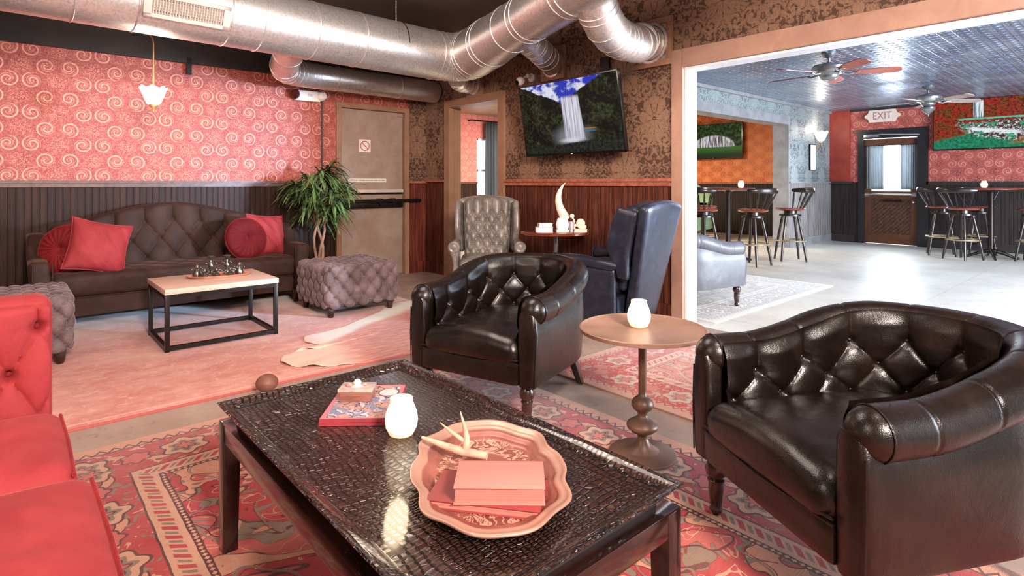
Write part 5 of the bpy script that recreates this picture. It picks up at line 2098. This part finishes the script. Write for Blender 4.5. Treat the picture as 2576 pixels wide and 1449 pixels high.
for k in range(16):
    a_ = k / 15 * 1.7 * PI
    rad = 0.012 + 0.036 * k / 15
    mb.sph((0.012 + rad * math.cos(a_), 0, 0.056 + rad * math.sin(a_)), 0.010 + 0.009 * k / 15, nu=10, nv=8)
mb.sph((0.012, 0.0, 0.05), (0.035, 0.02, 0.035))
mb.build('shell', CREAM, t)
mb = MB()
mb.tube([(-0.05, 0, 0.0), (-0.06, 0, 0.04), (-0.055, 0, 0.08), (-0.07, 0, 0.10)], [0.010, 0.008, 0.008, 0.010], 8)
mb.sph((-0.072, 0, 0.115), (0.022, 0.018, 0.020)).sph((-0.04, 0.01, 0.03), 0.014).sph((-0.055, 0, 0.065), 0.013)
mb.build('coral_branch', CREAM, t)
t = thing('pen', 'slim silver pen lying at right edge of the dark pole table', 'pen', cpos(0.265, 0.02, 0.7185), VR)
MB().tube([(-0.04, 0, 0), (0.035, 0, 0), (0.04, 0, 0)], [0.005, 0.005, 0.002], 10).build('barrel', CHROME, t)
# ================================================================== televisions
BEZEL = plain('black_glossy_bezel', (14, 14, 16), 0.15, spec=0.6)


def tv(label, loc, phi, w, h, pic, tilt=0.0):
    t = thing('television', label, 'television', loc)
    t.rotation_euler = (tilt, 0, phi)
    MB().box((0, 0.005, 0), (w, 0.035, h), bevel=0.004).build('casing', BEZEL, t, angle=30)
    MB().box((0, -0.0145, 0.004), (w - 0.022, 0.004, h - 0.034)).build('screen', pic, t, smooth=False)
    bz = MB()
    bz.b2(-w / 2, w / 2, -0.02, -0.012, h / 2 - 0.011, h / 2)
    bz.b2(-w / 2, w / 2, -0.02, -0.012, -h / 2, -h / 2 + 0.020)
    bz.b2(-w / 2, -w / 2 + 0.011, -0.02, -0.012, -h / 2, h / 2)
    bz.b2(w / 2 - 0.011, w / 2, -0.02, -0.012, -h / 2, h / 2)
    bz.build('bezel', BEZEL, t, smooth=False)
    MB().box((0, 0.05, 0), (0.4, 0.09, 0.3), bevel=0.004).build('wall_bracket', BLACK_METAL, t)
    if tilt:
        MB().box((0, 0.135, -0.02), (0.12, 0.13, 0.20), bevel=0.004).build('mount_arm', BLACK_METAL, t)
    MB().box((0, -0.021, -h / 2 + 0.008), (0.02, 0.003, 0.006)).build('logo_light', WHITE_PLASTIC, t)
    return t


def pic_base(name):
    m = Mat(name, (0.005, 0.005, 0.006, 1), 0.45, spec=0.12)
    x, y, z = m.xyz('Generated')
    return m, x, z


# waterfall between dark cliffs
m, u, v = pic_base('waterfall_picture')
n1 = m.noise(m.vec(u * 1.6, v, 0.0), scale=5, detail=6, rough=0.65, dist=0.4)
n2 = m.noise(m.vec(u * 1.6, v, 2.0), scale=22, detail=6, rough=0.75)
col = m.mix((n1 * 0.5 + n2 * 0.6).ss(0.50, 0.72), srgb(5, 7, 5), srgb(70, 82, 44))
cl = m.noise(m.vec(u * 1.3, v, 5.0), scale=5.5, detail=5, rough=0.6)
sky = m.mix(cl.ss(0.44, 0.56), srgb(46, 60, 190), srgb(236, 238, 252))
edge = v - ((u - 0.44).abs() * 0.72 + 0.70) + (n1 - 0.5) * 0.12
col = m.mix(edge.ss(-0.01, 0.01), col, sky)
strk = m.noise(m.vec(u * 60.0, v * 1.2, 1.0), scale=1.0, detail=3)
fall = m.mix(strk.ss(0.35, 0.65), srgb(150, 148, 168), srgb(246, 244, 255))
uc = u - (0.535 + (0.75 - v) * 0.03)
wdt = (0.78 - v) * 0.02 + 0.088
col = m.mix(((uc.abs() - wdt) * -1.0).ss(-0.006, 0.006) * v.ss(0.16, 0.20) * v.ss(0.80, 0.74), col, fall)
mist_r = (((u - 0.52) * 1.6) * ((u - 0.52) * 1.6) + (v - 0.22) * (v - 0.22) * 3.0).sqrt() + (n2 - 0.5) * 0.15
col = m.mix(mist_r.ss(0.40, 0.04) * 0.5, col, srgb(190, 192, 206))
mist2 = (((u - 0.52) * 1.6) * ((u - 0.52) * 1.6) + (v - 0.17) * (v - 0.17) * 30.0).sqrt() + (n2 - 0.5) * 0.1
col = m.mix(mist2.ss(0.26, 0.05) * 0.9, col, srgb(232, 226, 240))
bow = (v - 0.315).abs().ss(0.014, 0.008) * u.ss(0.62, 0.66) * u.ss(0.78, 0.74)
col = m.mix(bow * 0.6, col, srgb(200, 130, 70))
bow = (v - 0.285).abs().ss(0.016, 0.010) * u.ss(0.62, 0.66) * u.ss(0.78, 0.74)
col = m.mix(bow * 0.6, col, srgb(70, 130, 180))
col = m.mix((v + (u - 0.5) * -0.10 + (n2 - 0.5) * 0.05).ss(0.145, 0.12), col, m.mix(n2.ss(0.4, 0.6), srgb(10, 12, 10), srgb(44, 50, 42)))
m.set('Emission Color', col).set('Emission Strength', 0.52)
P_FALLS = m.m
# autumn falls
m, u, v = pic_base('autumn_waterfall_picture')
n1 = m.noise(m.vec(u * 1.8, v, 0.0), scale=20, detail=7, rough=0.75)
n2 = m.noise(m.vec(u * 1.8, v, 3.0), scale=7, detail=6, rough=0.7)
fol = m.mix(n2.ss(0.42, 0.56), srgb(120, 70, 18), srgb(170, 38, 16))
fol = m.mix(n1.ss(0.56, 0.38), fol, srgb(34, 24, 12))
fol = m.mix(n2.ss(0.36, 0.28), fol, srgb(84, 96, 26))
col = fol
fallm = (u - 0.40).abs().ss(0.05, 0.035) * v.ss(0.60, 0.66) * v.ss(0.99, 0.95)
st = m.noise(m.vec(u * 70.0, v * 2.0, 1.0), scale=1, detail=2)
col = m.mix(fallm, col, m.mix(st.ss(0.4, 0.6), srgb(90, 120, 130), srgb(236, 244, 248)))
col = m.mix((v - 0.60 + (n1 - 0.5) * 0.05).abs().ss(0.022, 0.012) * u.ss(0.2, 0.26), col, srgb(92, 190, 160))
rocks = m.mix(n1.ss(0.50, 0.58), srgb(70, 36, 20), srgb(226, 236, 238))
rocks = m.mix(n2.ss(0.52, 0.6), rocks, srgb(52, 160, 118))
reg = (v + (n2 - 0.5) * 0.3).ss(0.56, 0.53) * (u + v * 0.5).ss(0.42, 0.5)
col = m.mix(reg, col, rocks)
low = (v + (n1 - 0.5) * 0.22 + (u - 0.30).abs() * 0.45).ss(0.33, 0.27)
col = m.mix(low, col, m.mix(n1.ss(0.35, 0.65), srgb(10, 84, 58), srgb(40, 150, 108)))
foam = (v + (n1 - 0.5) * 0.3 + (u - 0.45) * 0.25 - 0.36).abs().ss(0.05, 0.02) * u.ss(0.28, 0.36) * u.ss(0.80, 0.70)
col = m.mix(foam, col, srgb(228, 236, 240))
br = ((u - 1.0) * 1.2 + 0.55 - v).ss(0.02, 0.10) * v.ss(0.05, 0.12)
col = m.mix(br, col, m.mix(n1.ss(0.4, 0.6), srgb(120, 78, 44), srgb(170, 120, 70)))
m.set('Emission Color', col).set('Emission Strength', 0.6)
P_AUTUMN = m.m
# pond falls
m, u, v = pic_base('green_pond_picture')
n1 = m.noise(m.vec(u * 1.8, v, 0.0), scale=10, detail=5, rough=0.7)
col = m.mix(n1.ss(0.42, 0.7), srgb(8, 18, 8), srgb(60, 96, 36))
dr = ((u - 0.5) * (u - 0.5) * 5.5 + (v - 0.30) * (v - 0.30) * 6.0).sqrt()
st = m.noise(m.vec(u * 40.0, v * 3.0, 1.0), scale=1, detail=3)
col = m.mix(dr.ss(0.95, 0.85) * v.ss(0.28, 0.32), col, m.mix(st.ss(0.38, 0.62), srgb(70, 62, 62), srgb(214, 208, 214)))
col = m.mix((v + (n1 - 0.5) * 0.04).ss(0.33, 0.30), col, m.mix(v.ss(0.30, 0.05), srgb(48, 96, 30), srgb(12, 40, 16)))
m.set('Emission Color', col).set('Emission Strength', 0.6)
P_POND = m.m

tv('wall television showing a tall waterfall between dark cliffs', (3.905, 3.63, 1.765), -PI / 2, 1.24, 0.70, P_FALLS, R_(10))
tv('wide television showing an autumn waterfall on bar far wall', (12.30, 1.885, 2.155), -PI / 2, 1.57, 0.86, P_AUTUMN)
tv('television showing a domed waterfall over green pond on orange wall', (12.27, 6.86, 2.12), -PI / 2, 1.40, 0.80, P_POND)

# ================================================================== small fittings on walls
t = thing('emergency_light', 'white emergency light with two lamp heads on red wall under low duct', 'emergency light', (2.52, YR, 2.125))
MB().box((0, -0.035, 0), (0.28, 0.07, 0.115), bevel=0.012).build('housing', WHITE_PLASTIC, t)
for sx, mt_ in ((-1, plain('dark_red_lens', (70, 26, 24), 0.2)), (1, WHITE_PLASTIC)):
    hd = MB().lathe([(0, 0.03), (0.035, 0.03), (0.045, 0.02), (0.052, -0.02), (0.052, -0.03), (0.04, -0.032), (0, -0.028)], n=24, M=Matrix.Rotation(R_(78), 4, 'X') @ Matrix.Rotation(R_(18 * sx), 4, 'Y'), c=(sx * 0.155, -0.085, 0.01))
    hd.build('lamp_head', mt_, t)
MB().box((-0.04, -0.075, 0.075), (0.03, 0.02, 0.03), bevel=0.003).box((0.10, -0.075, 0.07), (0.03, 0.02, 0.03), bevel=0.003).build('bracket', BLACK_METAL, t)
MB().box((0.02, -0.071, 0.01), (0.05, 0.003, 0.03)).build('test_panel', plain('pale_grey_panel', (190, 186, 184), 0.4), t)

t = thing('security_camera', 'white ball security camera on arm above left corner of waterfall television', 'camera', (XD, 4.34, 2.25), -PI / 2)
MB().lathe([(0, 0), (0.045, 0), (0.045, 0.02), (0, 0.025)], n=24, M=Matrix.Rotation(PI / 2, 4, 'X')).build('wall_plate', WHITE_PLASTIC, t)
MB().tube([(0, -0.02, 0), (0, -0.07, 0.01), (-0.01, -0.11, -0.01)], 0.012, 10).sph((0, -0.065, 0.01), 0.026).build('arm', WHITE_PLASTIC, t)
MB().sph((-0.02, -0.15, -0.05), (0.046, 0.046, 0.046), nu=24, nv=16).build('ball', WHITE_PLASTIC, t)
MB().lathe([(0, 0), (0.024, 0.0), (0.026, -0.006), (0, -0.008)], n=24, M=Matrix.Rotation(-PI / 2 + 0.5, 4, 'X'), c=(-0.026, -0.19, -0.066)).build('lens', BEZEL, t)
MB().box((0, 0.0, 0), (0.10, 0.03, 0.16), bevel=0.004).build('wall_box', BLACK_PAINT)
o = bpy.data.objects['wall_box']
o.location = (XD - 0.012, 3.36, 2.22)
o.rotation_euler = (0, 0, -PI / 2)
tag(o, 'small dark box on the brown damask wall above television, right side', 'box')
t = thing('wall_outlet', 'small outlet plate low on beadboard behind the wingback armchair beside the wide opening', 'outlet', (XD, 2.93, 0.35), -PI / 2)
MB().box((0, -0.003, 0), (0.07, 0.006, 0.11), bevel=0.001).build('plate', plain('brown_plate', (52, 34, 30), 0.4), t)
MB().box((0, -0.007, 0.02), (0.02, 0.003, 0.02)).box((0, -0.007, -0.02), (0.02, 0.003, 0.02)).build('socket', CHROME, t)

GLASSLIT = Mat('ribbed_lit_glass', srgb(250, 244, 236), 0.25)
GLASSLIT.emit(srgb(255, 240, 226), 2.2)
GLASSLIT = GLASSLIT.m
BRASS = metalm('aged_brass', (150, 108, 70), 0.35, 0.8)


def tulip(t, s=1.0, z0=0.0, mat=None):
    def f(u, v):
        th = 2 * PI * u
        r = 0.030 + 0.068 * (v ** 0.55) + 0.008 * v ** 6
        r *= s * (1 + 0.05 * math.cos(14 * th) * (0.3 + 0.7 * v))
        return (r * math.cos(th), r * math.sin(th), z0 + s * (v * 0.155 + 0.010 * v ** 3 * math.cos(7 * th)))
    mb = MB()
    mb.grid(f, 112, 20, cu=True)
    o = mb.build('glass_shade', mat or GLASSLIT, t, angle=80)
    md = o.modifiers.new('thickness', 'SOLIDIFY')
    md.thickness = 0.003
    return o


t = thing('pendant_lamp', 'glowing ribbed tulip-glass pendant lamp on thin stem before red wall', 'pendant lamp', (0.88, 5.35, 1.775))
tulip(t, 0.92)
MB().lathe([(0, -0.055), (0.006, -0.05), (0.010, -0.035), (0.005, -0.028), (0.020, -0.018), (0.034, -0.004), (0.034, 0.006), (0, 0.008)], n=24).build('finial', BRASS, t)
MB().tube([(0, 0, 0.0), (0, 0, 0.50), (-0.005, 0.003, 0.54), (-0.03, 0.012, 0.575), (-0.05, 0.02, 0.60), (-0.05, 0.02, 1.19)], 0.0075, 10).build('stem', BRASS, t)
point('pendant_light', (0.88, 5.35, 2.02), 10, (1, 0.80, 0.66), 0.06)
point('pendant_light', (0.88, 5.24, 1.70), 5, (1, 0.80, 0.66), 0.06)

t = thing('wall_sconce', 'lit tulip-glass wall sconce on the blue-grey wall beyond the opening', 'wall lamp', (11.58, YB, 1.93), 0)
MB().lathe([(0, 0), (0.05, 0), (0.045, 0.02), (0, 0.025)], n=20, M=Matrix.Rotation(PI / 2, 4, 'X'), c=(0, 0, -0.09)).build('backplate', BRASS, t)
MB().tube([(0, -0.02, -0.09), (0, -0.08, -0.12), (0, -0.12, -0.08), (0, -0.12, 0.02)], 0.010, 10).sph((0, -0.12, -0.02), 0.02).build('arm', BRASS, t)
g = tulip(t, 1.15, 0.02)
g.location = (0, -0.12, 0)
point('sconce_light', (11.58, YB - 0.12, 2.16), 5, (1, 0.84, 0.70), 0.05)
t = thing('wall_plaque', 'narrow white framed notice on blue-grey wall beneath the tulip sconce', 'picture', (11.45, YB, 1.64))
MB().box((0, -0.012, 0), (0.26, 0.022, 0.50), bevel=0.002).build('frame', BLACK_METAL, t)
MB().box((0.012, -0.0245, 0), (0.225, 0.003, 0.47)).build('paper', plain('white_notice', (232, 238, 244), 0.5, var=0.02), t)

t = thing('exit_sign', 'ornate white EXIT sign above the wooden exit door', 'sign', (XF - 0.03, 3.475, 2.42), -PI / 2)
pts = []
w, h = 0.235, 0.115
prof = [(-w, -h * .55), (-w + .02, -h), (w - .02, -h), (w, -h * .55), (w + 0.02, -h * .3), (w + 0.045, -h * .28), (w + 0.062, 0), (w + 0.045, h * .28), (w + 0.02, h * .3), (w, h * .55), (w - .02, h), (-w + .02, h), (-w, h * .55),
        (-w - 0.02, h * .3), (-w - 0.045, h * .28), (-w - 0.062, 0), (-w - 0.045, -h * .28), (-w - 0.02, -h * .3)]
mb = MB().poly(prof, 0, 0.02)
mb.bm.transform(Matrix.Rotation(PI / 2, 4, 'X'))
mb.build('plaque', glow('lit_white_sign', (255, 236, 224), 0.04, (206, 190, 180)), t, smooth=False)
text_mesh('lettering', 'EXIT', 0.19, plain('rose_grey_letters', (150, 104, 104), 0.5, var=0.02), t, Matrix.Translation((0, -0.0215, 0)) @ Matrix.Rotation(PI / 2, 4, 'X'), sx=0.82)
t = thing('thermostat', 'small round pale dial on the orange wall near the grey jamb', 'thermostat', (XF, 4.95, 1.98), -PI / 2)
MB().lathe([(0, 0), (0.05, 0), (0.05, 0.02), (0, 0.025)], n=20, M=Matrix.Rotation(PI / 2, 4, 'X')).build('dial', plain('pale_dial', (206, 200, 160), 0.4), t)
MB().box((0, -0.008, 0.06), (0.13, 0.012, 0.42), bevel=0.003).build('backplate', BLACK_PAINT, t)


# ================================================================== ceiling fans
FANMETAL = metalm('grey_cast_metal', (150, 152, 156), 0.3, 0.8)
BLADE = wood('reddish_fan_blade', (150, 78, 66), (178, 104, 90), 0.4, (1, 1, 1))
BLADE2 = wood('grey_fan_blade', (150, 134, 130), (176, 160, 156), 0.4, (1, 1, 1))


def fan(label, loc, rot, bowl=False, blade=BLADE):
    t = thing('ceiling_fan', label, 'ceiling fan', loc, rot, 'bar ceiling fans')
    MB().lathe([(0, 0), (0.075, 0), (0.078, -0.012), (0.05, -0.045), (0.022, -0.06), (0, -0.06)], n=28).build('canopy', FANMETAL, t)
    MB().lathe([(0, -0.05), (0.014, -0.05), (0.014, -0.14), (0, -0.14)], n=12).build('downrod', FANMETAL, t)
    MB().lathe([(0, -0.10), (0.035, -0.105), (0.07, -0.118), (0.15, -0.135), (0.172, -0.16), (0.172, -0.195), (0.15, -0.225), (0.11, -0.235), (0.09, -0.25), (0.085, -0.275), (0.06, -0.295), (0, -0.30)], n=40).build('motor_housing', FANMETAL, t)
    for k in range(5):
        a = 2 * PI * k / 5
        M = Matrix.Rotation(a, 4, 'Z')
        ir = MB()
        ir.tube([(0.13, 0, -0.232), (0.19, 0, -0.245), (0.235, 0.0, -0.232)], [0.014, 0.011, 0.013], 8)
        ir.box((0.255, 0, -0.228), (0.07, 0.075, 0.006), bevel=0.002)
        ir.bm.transform(M)
        ir.build('blade_iron', FANMETAL, t)
        bl = MB()
        out_ = []
        for i in range(25):
            s = i / 24
            ww = 0.052 + 0.020 * sm(0, 0.6, s)
            out_.append((0.23 + 0.46 * s, ww * (math.sqrt(max(0, 1 - max(0, (s - 0.86) / 0.14) ** 2)))))
        poly = [(x, y) for x, y in out_] + [(x, -y) for x, y in reversed(out_[:-1])]
        bl.poly(poly, -0.004, 0.004)
        bl.bm.transform(M @ Matrix.Translation((0, 0, -0.222)) @ Matrix.Rotation(R_(-13), 4, 'X'))
        bl.build('blade', blade, t, angle=30)
    if bowl:
        MB().lathe([(0, -0.29), (0.055, -0.295), (0.085, -0.31), (0.088, -0.335), (0.06, -0.37), (0.025, -0.40), (0.012, -0.415), (0.012, -0.44), (0, -0.45)], n=28).build('light_fitter', FANMETAL, t)
    return t


fan('nearer ceiling fan with reddish blades on the pressed tin ceiling', (6.76, 2.41, 2.58), R_(-60))
fan('farther ceiling fan with grey blades and pointed fitter by far wall', (10.22, 2.28, 2.58), R_(-50), True, BLADE2)

# ================================================================== bar furniture
STOOLW = wood('dark_lacquered_stool_wood', (20, 13, 11), (36, 23, 19), 0.3, (1, 1, 3), coat=0.3)
RINGM = metalm('worn_brass_ring', (176, 160, 130), 0.35, 0.7)


def stool(label, loc, rot):
    t = thing('bar_stool', label, 'bar stool', loc, rot, 'dark wooden bar stools')
    MB().lathe([(0, 0.745), (0.16, 0.745), (0.195, 0.755), (0.205, 0.772), (0.195, 0.786), (0.12, 0.780), (0, 0.776)], n=40).build('seat', MAHOGANY, t)
    MB().lathe([(0, 0.745), (0.09, 0.745), (0.09, 0.70), (0.15, 0.69), (0.15, 0.665), (0, 0.665)], n=28).build('swivel', STOOLW, t)
    for k in range(4):
        a = PI / 4 + k * PI / 2
        c, s = math.cos(a), math.sin(a)
        P = [(0.115, 0.675), (0.135, 0.58), (0.155, 0.48), (0.175, 0.38), (0.19, 0.31), (0.20, 0.26), (0.222, 0.14), (0.245, 0.0)]
        MB().tube([(r * c, r * s, z) for r, z in P], [0.016, 0.021, 0.018, 0.022, 0.016, 0.021, 0.018, 0.014], 12).build('leg', STOOLW, t)
    MB().tube([(0.205 * math.cos(a), 0.205 * math.sin(a), 0.30) for a in [2 * PI * k / 40 for k in range(40)]], 0.012, 8, closed=True).build('foot_ring', RINGM, t)

    def arc(a, R, z, lean=0.0):
        return (R * math.sin(a), R * math.cos(a), z)
    A = R_(62)
    for k in range(7):
        a = -A + 2 * A * k / 6
        p0, p1 = arc(a, 0.175, 0.775), arc(a * 1.02, 0.31, 1.02)
        pm = tuple((p0[i] + p1[i]) / 2 for i in range(3))
        MB().tube([p0, pm, p1], [0.008, 0.013, 0.008], 8).build('spindle', STOOLW, t)

    def rail(u, v):
        a = -A * 1.12 + 2.24 * A * u
        th = 2 * PI * v
        hh = 0.040 * (0.55 + 0.45 * math.cos(PI * (u - 0.5)) ** 0.5 if 0 < u < 1 else 0.5)
        R = 0.315 + 0.014 * math.cos(th)
        return (R * math.sin(a), R * math.cos(a), 1.045 + hh * math.sin(th))
    mb = MB()
    mb.grid(rail, 36, 14, cv=True)
    mb.build('back_rail', STOOLW, t)
    return t


# backs point away from the tables
s0 = stool('bar stool at the left table with broad back rail nearest the viewer', (7.87, 3.80, 0), 0)


def stool_at(x, y, tx_, ty_, label):
    # local +Y is the back; turn it away from the table
    a = math.atan2(y - ty_, x - tx_) - PI / 2
    return (x, y, 0), a, label


TA, TB = (8.30, 4.22), (11.30, 1.72)
l_, a_, b_ = stool_at(7.87, 3.80, 7.95, 4.4, '')
s0.rotation_euler = (0, 0, a_)
for (x, y, tb, lab) in ((8.76, 3.66, TA, 'bar stool right of the left table, beside the weathered grey wall'),
                        (7.50, 4.35, TA, 'bar stool at left table, cut by the white jamb above the tub armchair'),
                        (8.55, 4.95, TA, 'bar stool at far side of the left table near the orange wall'),
                        (11.22, 2.33, (11.4, 1.7), 'leftmost bar stool of the group along far wall, beside the exit door'),
                        (10.82, 1.98, TB, 'bar stool in front of the far wall table, nearest the viewer'),
                        (11.85, 1.95, TB, 'bar stool between far wall table and the wall, half hidden'),
                        (11.25, 1.22, (11.35, 1.8), 'bar stool at right edge of the photo in front of the far table')):
    L, A_, lb = stool_at(x, y, tb[0], tb[1], lab)
    copy_tree(s0, L, A_, lb, 'dark wooden bar stools')


def high_table(label, loc):
    t = thing('high_table', label, 'bar table', loc)
    MB().lathe([(0, 1.045), (0.36, 1.045), (0.378, 1.052), (0.382, 1.066), (0.372, 1.080), (0, 1.080)], n=48).build('tabletop', MAHOGANY, t, angle=50)
    MB().lathe([(0, 1.045), (0.10, 1.045), (0.05, 1.02), (0.036, 0.95), (0.036, 0.12), (0.05, 0.09), (0, 0.09)], n=20).build('column', BLACK_METAL, t)
    for k in range(4):
        a = k * PI / 2 + 0.3
        c, s = math.cos(a), math.sin(a)
        MB().tube([(0.03 * c, 0.03 * s, 0.12), (0.15 * c, 0.15 * s, 0.085), (0.27 * c, 0.27 * s, 0.028), (0.33 * c, 0.33 * s, 0.018)], [0.03, 0.026, 0.018, 0.017], 10).build('foot', BLACK_METAL, t)
    return t


high_table('round high bar table with candle seen through the cased opening, left', (8.15, 4.32, 0))
high_table('round high bar table with candle by the far wall television', (11.28, 1.72, 0))

# the tub chair in the bar, daylight sheen put into its leather colour
g = copy_tree(c1, (4.82, 2.98, 0.0085), R_(78), 'leather tub armchair, daylight sheen in its colour, in the bar behind the white jamb')
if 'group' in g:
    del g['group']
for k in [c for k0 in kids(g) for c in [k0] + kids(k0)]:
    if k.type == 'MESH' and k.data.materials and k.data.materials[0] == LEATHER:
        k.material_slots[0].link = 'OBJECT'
        k.material_slots[0].material = LEATHER_DAYLIT

# green settee in the room behind
GREEN = velvet('sage_green_velvet', (92, 116, 84), (120, 144, 108), (220, 240, 200), 0.5)
t = thing('settee', 'sage green settee back seen at left behind the bar stools', 'settee', (10.55, 6.85, 0), R_(-90))
mb = MB().rbox((0, 0.30, 0.75), (1.5, 0.16, 1.0), 0.07, (40, 6, 16))
warp(mb, lambda q: Vector((q.x, q.y, q.z - 0.30 * sm(0.15, 0.75, abs(q.x)) if q.z > 0.8 else q.z)))
mb.build('backrest', GREEN, t)
MB().rbox((0, -0.05, 0.36), (1.4, 0.62, 0.22), 0.05, (12, 8, 4)).build('seat', GREEN, t)
for sx in (-1, 1):
    MB().rbox((sx * 0.72, -0.03, 0.42), (0.14, 0.66, 0.42), 0.05, (4, 8, 6)).build('arm', GREEN, t)
    for sy in (-0.25, 0.25):
        MB().lathe([(0, 0.26), (0.03, 0.26), (0.018, 0), (0, 0)], n=12).build('leg', LEG_DARK, t, loc=(sx * 0.62, sy, 0))

# ================================================================== indoor plant
random.seed(11)
LEAF = Mat('green_leaf', srgb(58, 92, 44), 0.35, 0.0, 0.5)
ln = LEAF.noise(scale=5, detail=2)
lv = LEAF.noise(scale=40, detail=2)
LEAF.set('Base Color', LEAF.mix((ln * 0.7 + lv * 0.4).ss(0.40, 0.68), srgb(14, 30, 14), srgb(104, 128, 72)))
t = thing('potted_plant', 'tall leafy indoor tree with narrow drooping leaves beside the steel door', 'plant', (2.44, 5.80, 0))
MB().lathe([(0, 0), (0.13, 0), (0.14, 0.02), (0.17, 0.26), (0.178, 0.28), (0.165, 0.28), (0.155, 0.25), (0, 0.25)], n=32).build('pot', plain('dark_pot', (48, 40, 38), 0.5), t)
tr = MB()
tips = []
for k, (ox, oy) in enumerate(((-0.04, 0), (0.03, 0.02), (0.0, -0.03))):
    pts = []
    for i in range(9):
        z = 0.24 + i * 0.085
        a = i * 0.75 + k * 2.1
        sp = 0.022 + 0.05 * (i / 8) ** 2
        pts.append((ox * (1 - i / 10) + sp * math.cos(a), oy * (1 - i / 10) + sp * math.sin(a), z))
    tr.tube(pts, [0.017 - 0.0008 * i for i in range(9)], 10)
    tips.append(pts[-1])
br = []
for i in range(34):
    b = tips[i % 3]
    a = random.random() * 2 * PI
    el = random.uniform(-0.15, 1.25)
    L = random.uniform(0.12, 0.36)
    zb = random.uniform(-0.16, 0.20)
    e = (b[0] * 0.4 + L * math.cos(a) * math.cos(el), b[1] * 0.4 + L * math.sin(a) * math.cos(el), b[2] + zb + L * math.sin(el))
    br.append((e, a, el))
    tr.tube([(b[0] * 0.7, b[1] * 0.7, b[2] + zb - 0.08), ((b[0] + e[0]) / 2, (b[1] + e[1]) / 2, (b[2] + zb + e[2]) / 2), e], [0.008, 0.006, 0.003], 6)
tr.build('trunk', plain('pale_bark', (150, 112, 92), 0.7, bump=0.5, bscale=30, var=0.2), t)
lf = MB()
for (e, a0, el0) in br:
    for j in range(28):
        az = random.random() * 2 * PI if random.random() < 0.4 else a0 + random.uniform(-1.3, 1.3)
        up = random.uniform(-0.25, 1.1)
        L = random.uniform(0.16, 0.27)
        W_ = random.uniform(0.010, 0.016)
        d = Vector((math.cos(az) * math.cos(up), math.sin(az) * math.cos(up), math.sin(up)))
        side = Vector((-math.sin(az), math.cos(az), 0))
        p = Vector(e)
        q = random.uniform(0, 0.06)
        p = p - Vector((math.cos(a0), math.sin(a0), 0.5)) * q
        drop = random.uniform(0.3, 0.95)
        prevv = None
        n = 6
        for i in range(n + 1):
            s = i / n
            pos = p + d * (L * s) + Vector((0, 0, -drop * L * s * s))
            wd = W_ * math.sin(PI * min(0.98, 0.06 + s * 0.94)) ** 0.7
            nrm = Vector((0, 0, 1))
            v0 = lf.bm.verts.new(pos + side * wd + Vector((0, 0, 0.003)))
            v1 = lf.bm.verts.new(pos)
            v2 = lf.bm.verts.new(pos - side * wd + Vector((0, 0, 0.003)))
            if prevv:
                lf.bm.faces.new((prevv[0], prevv[1], v1, v0))
                lf.bm.faces.new((prevv[1], prevv[2], v2, v1))
            prevv = (v0, v1, v2)
o = lf.build('foliage', LEAF.m, t, angle=80, normals=False)
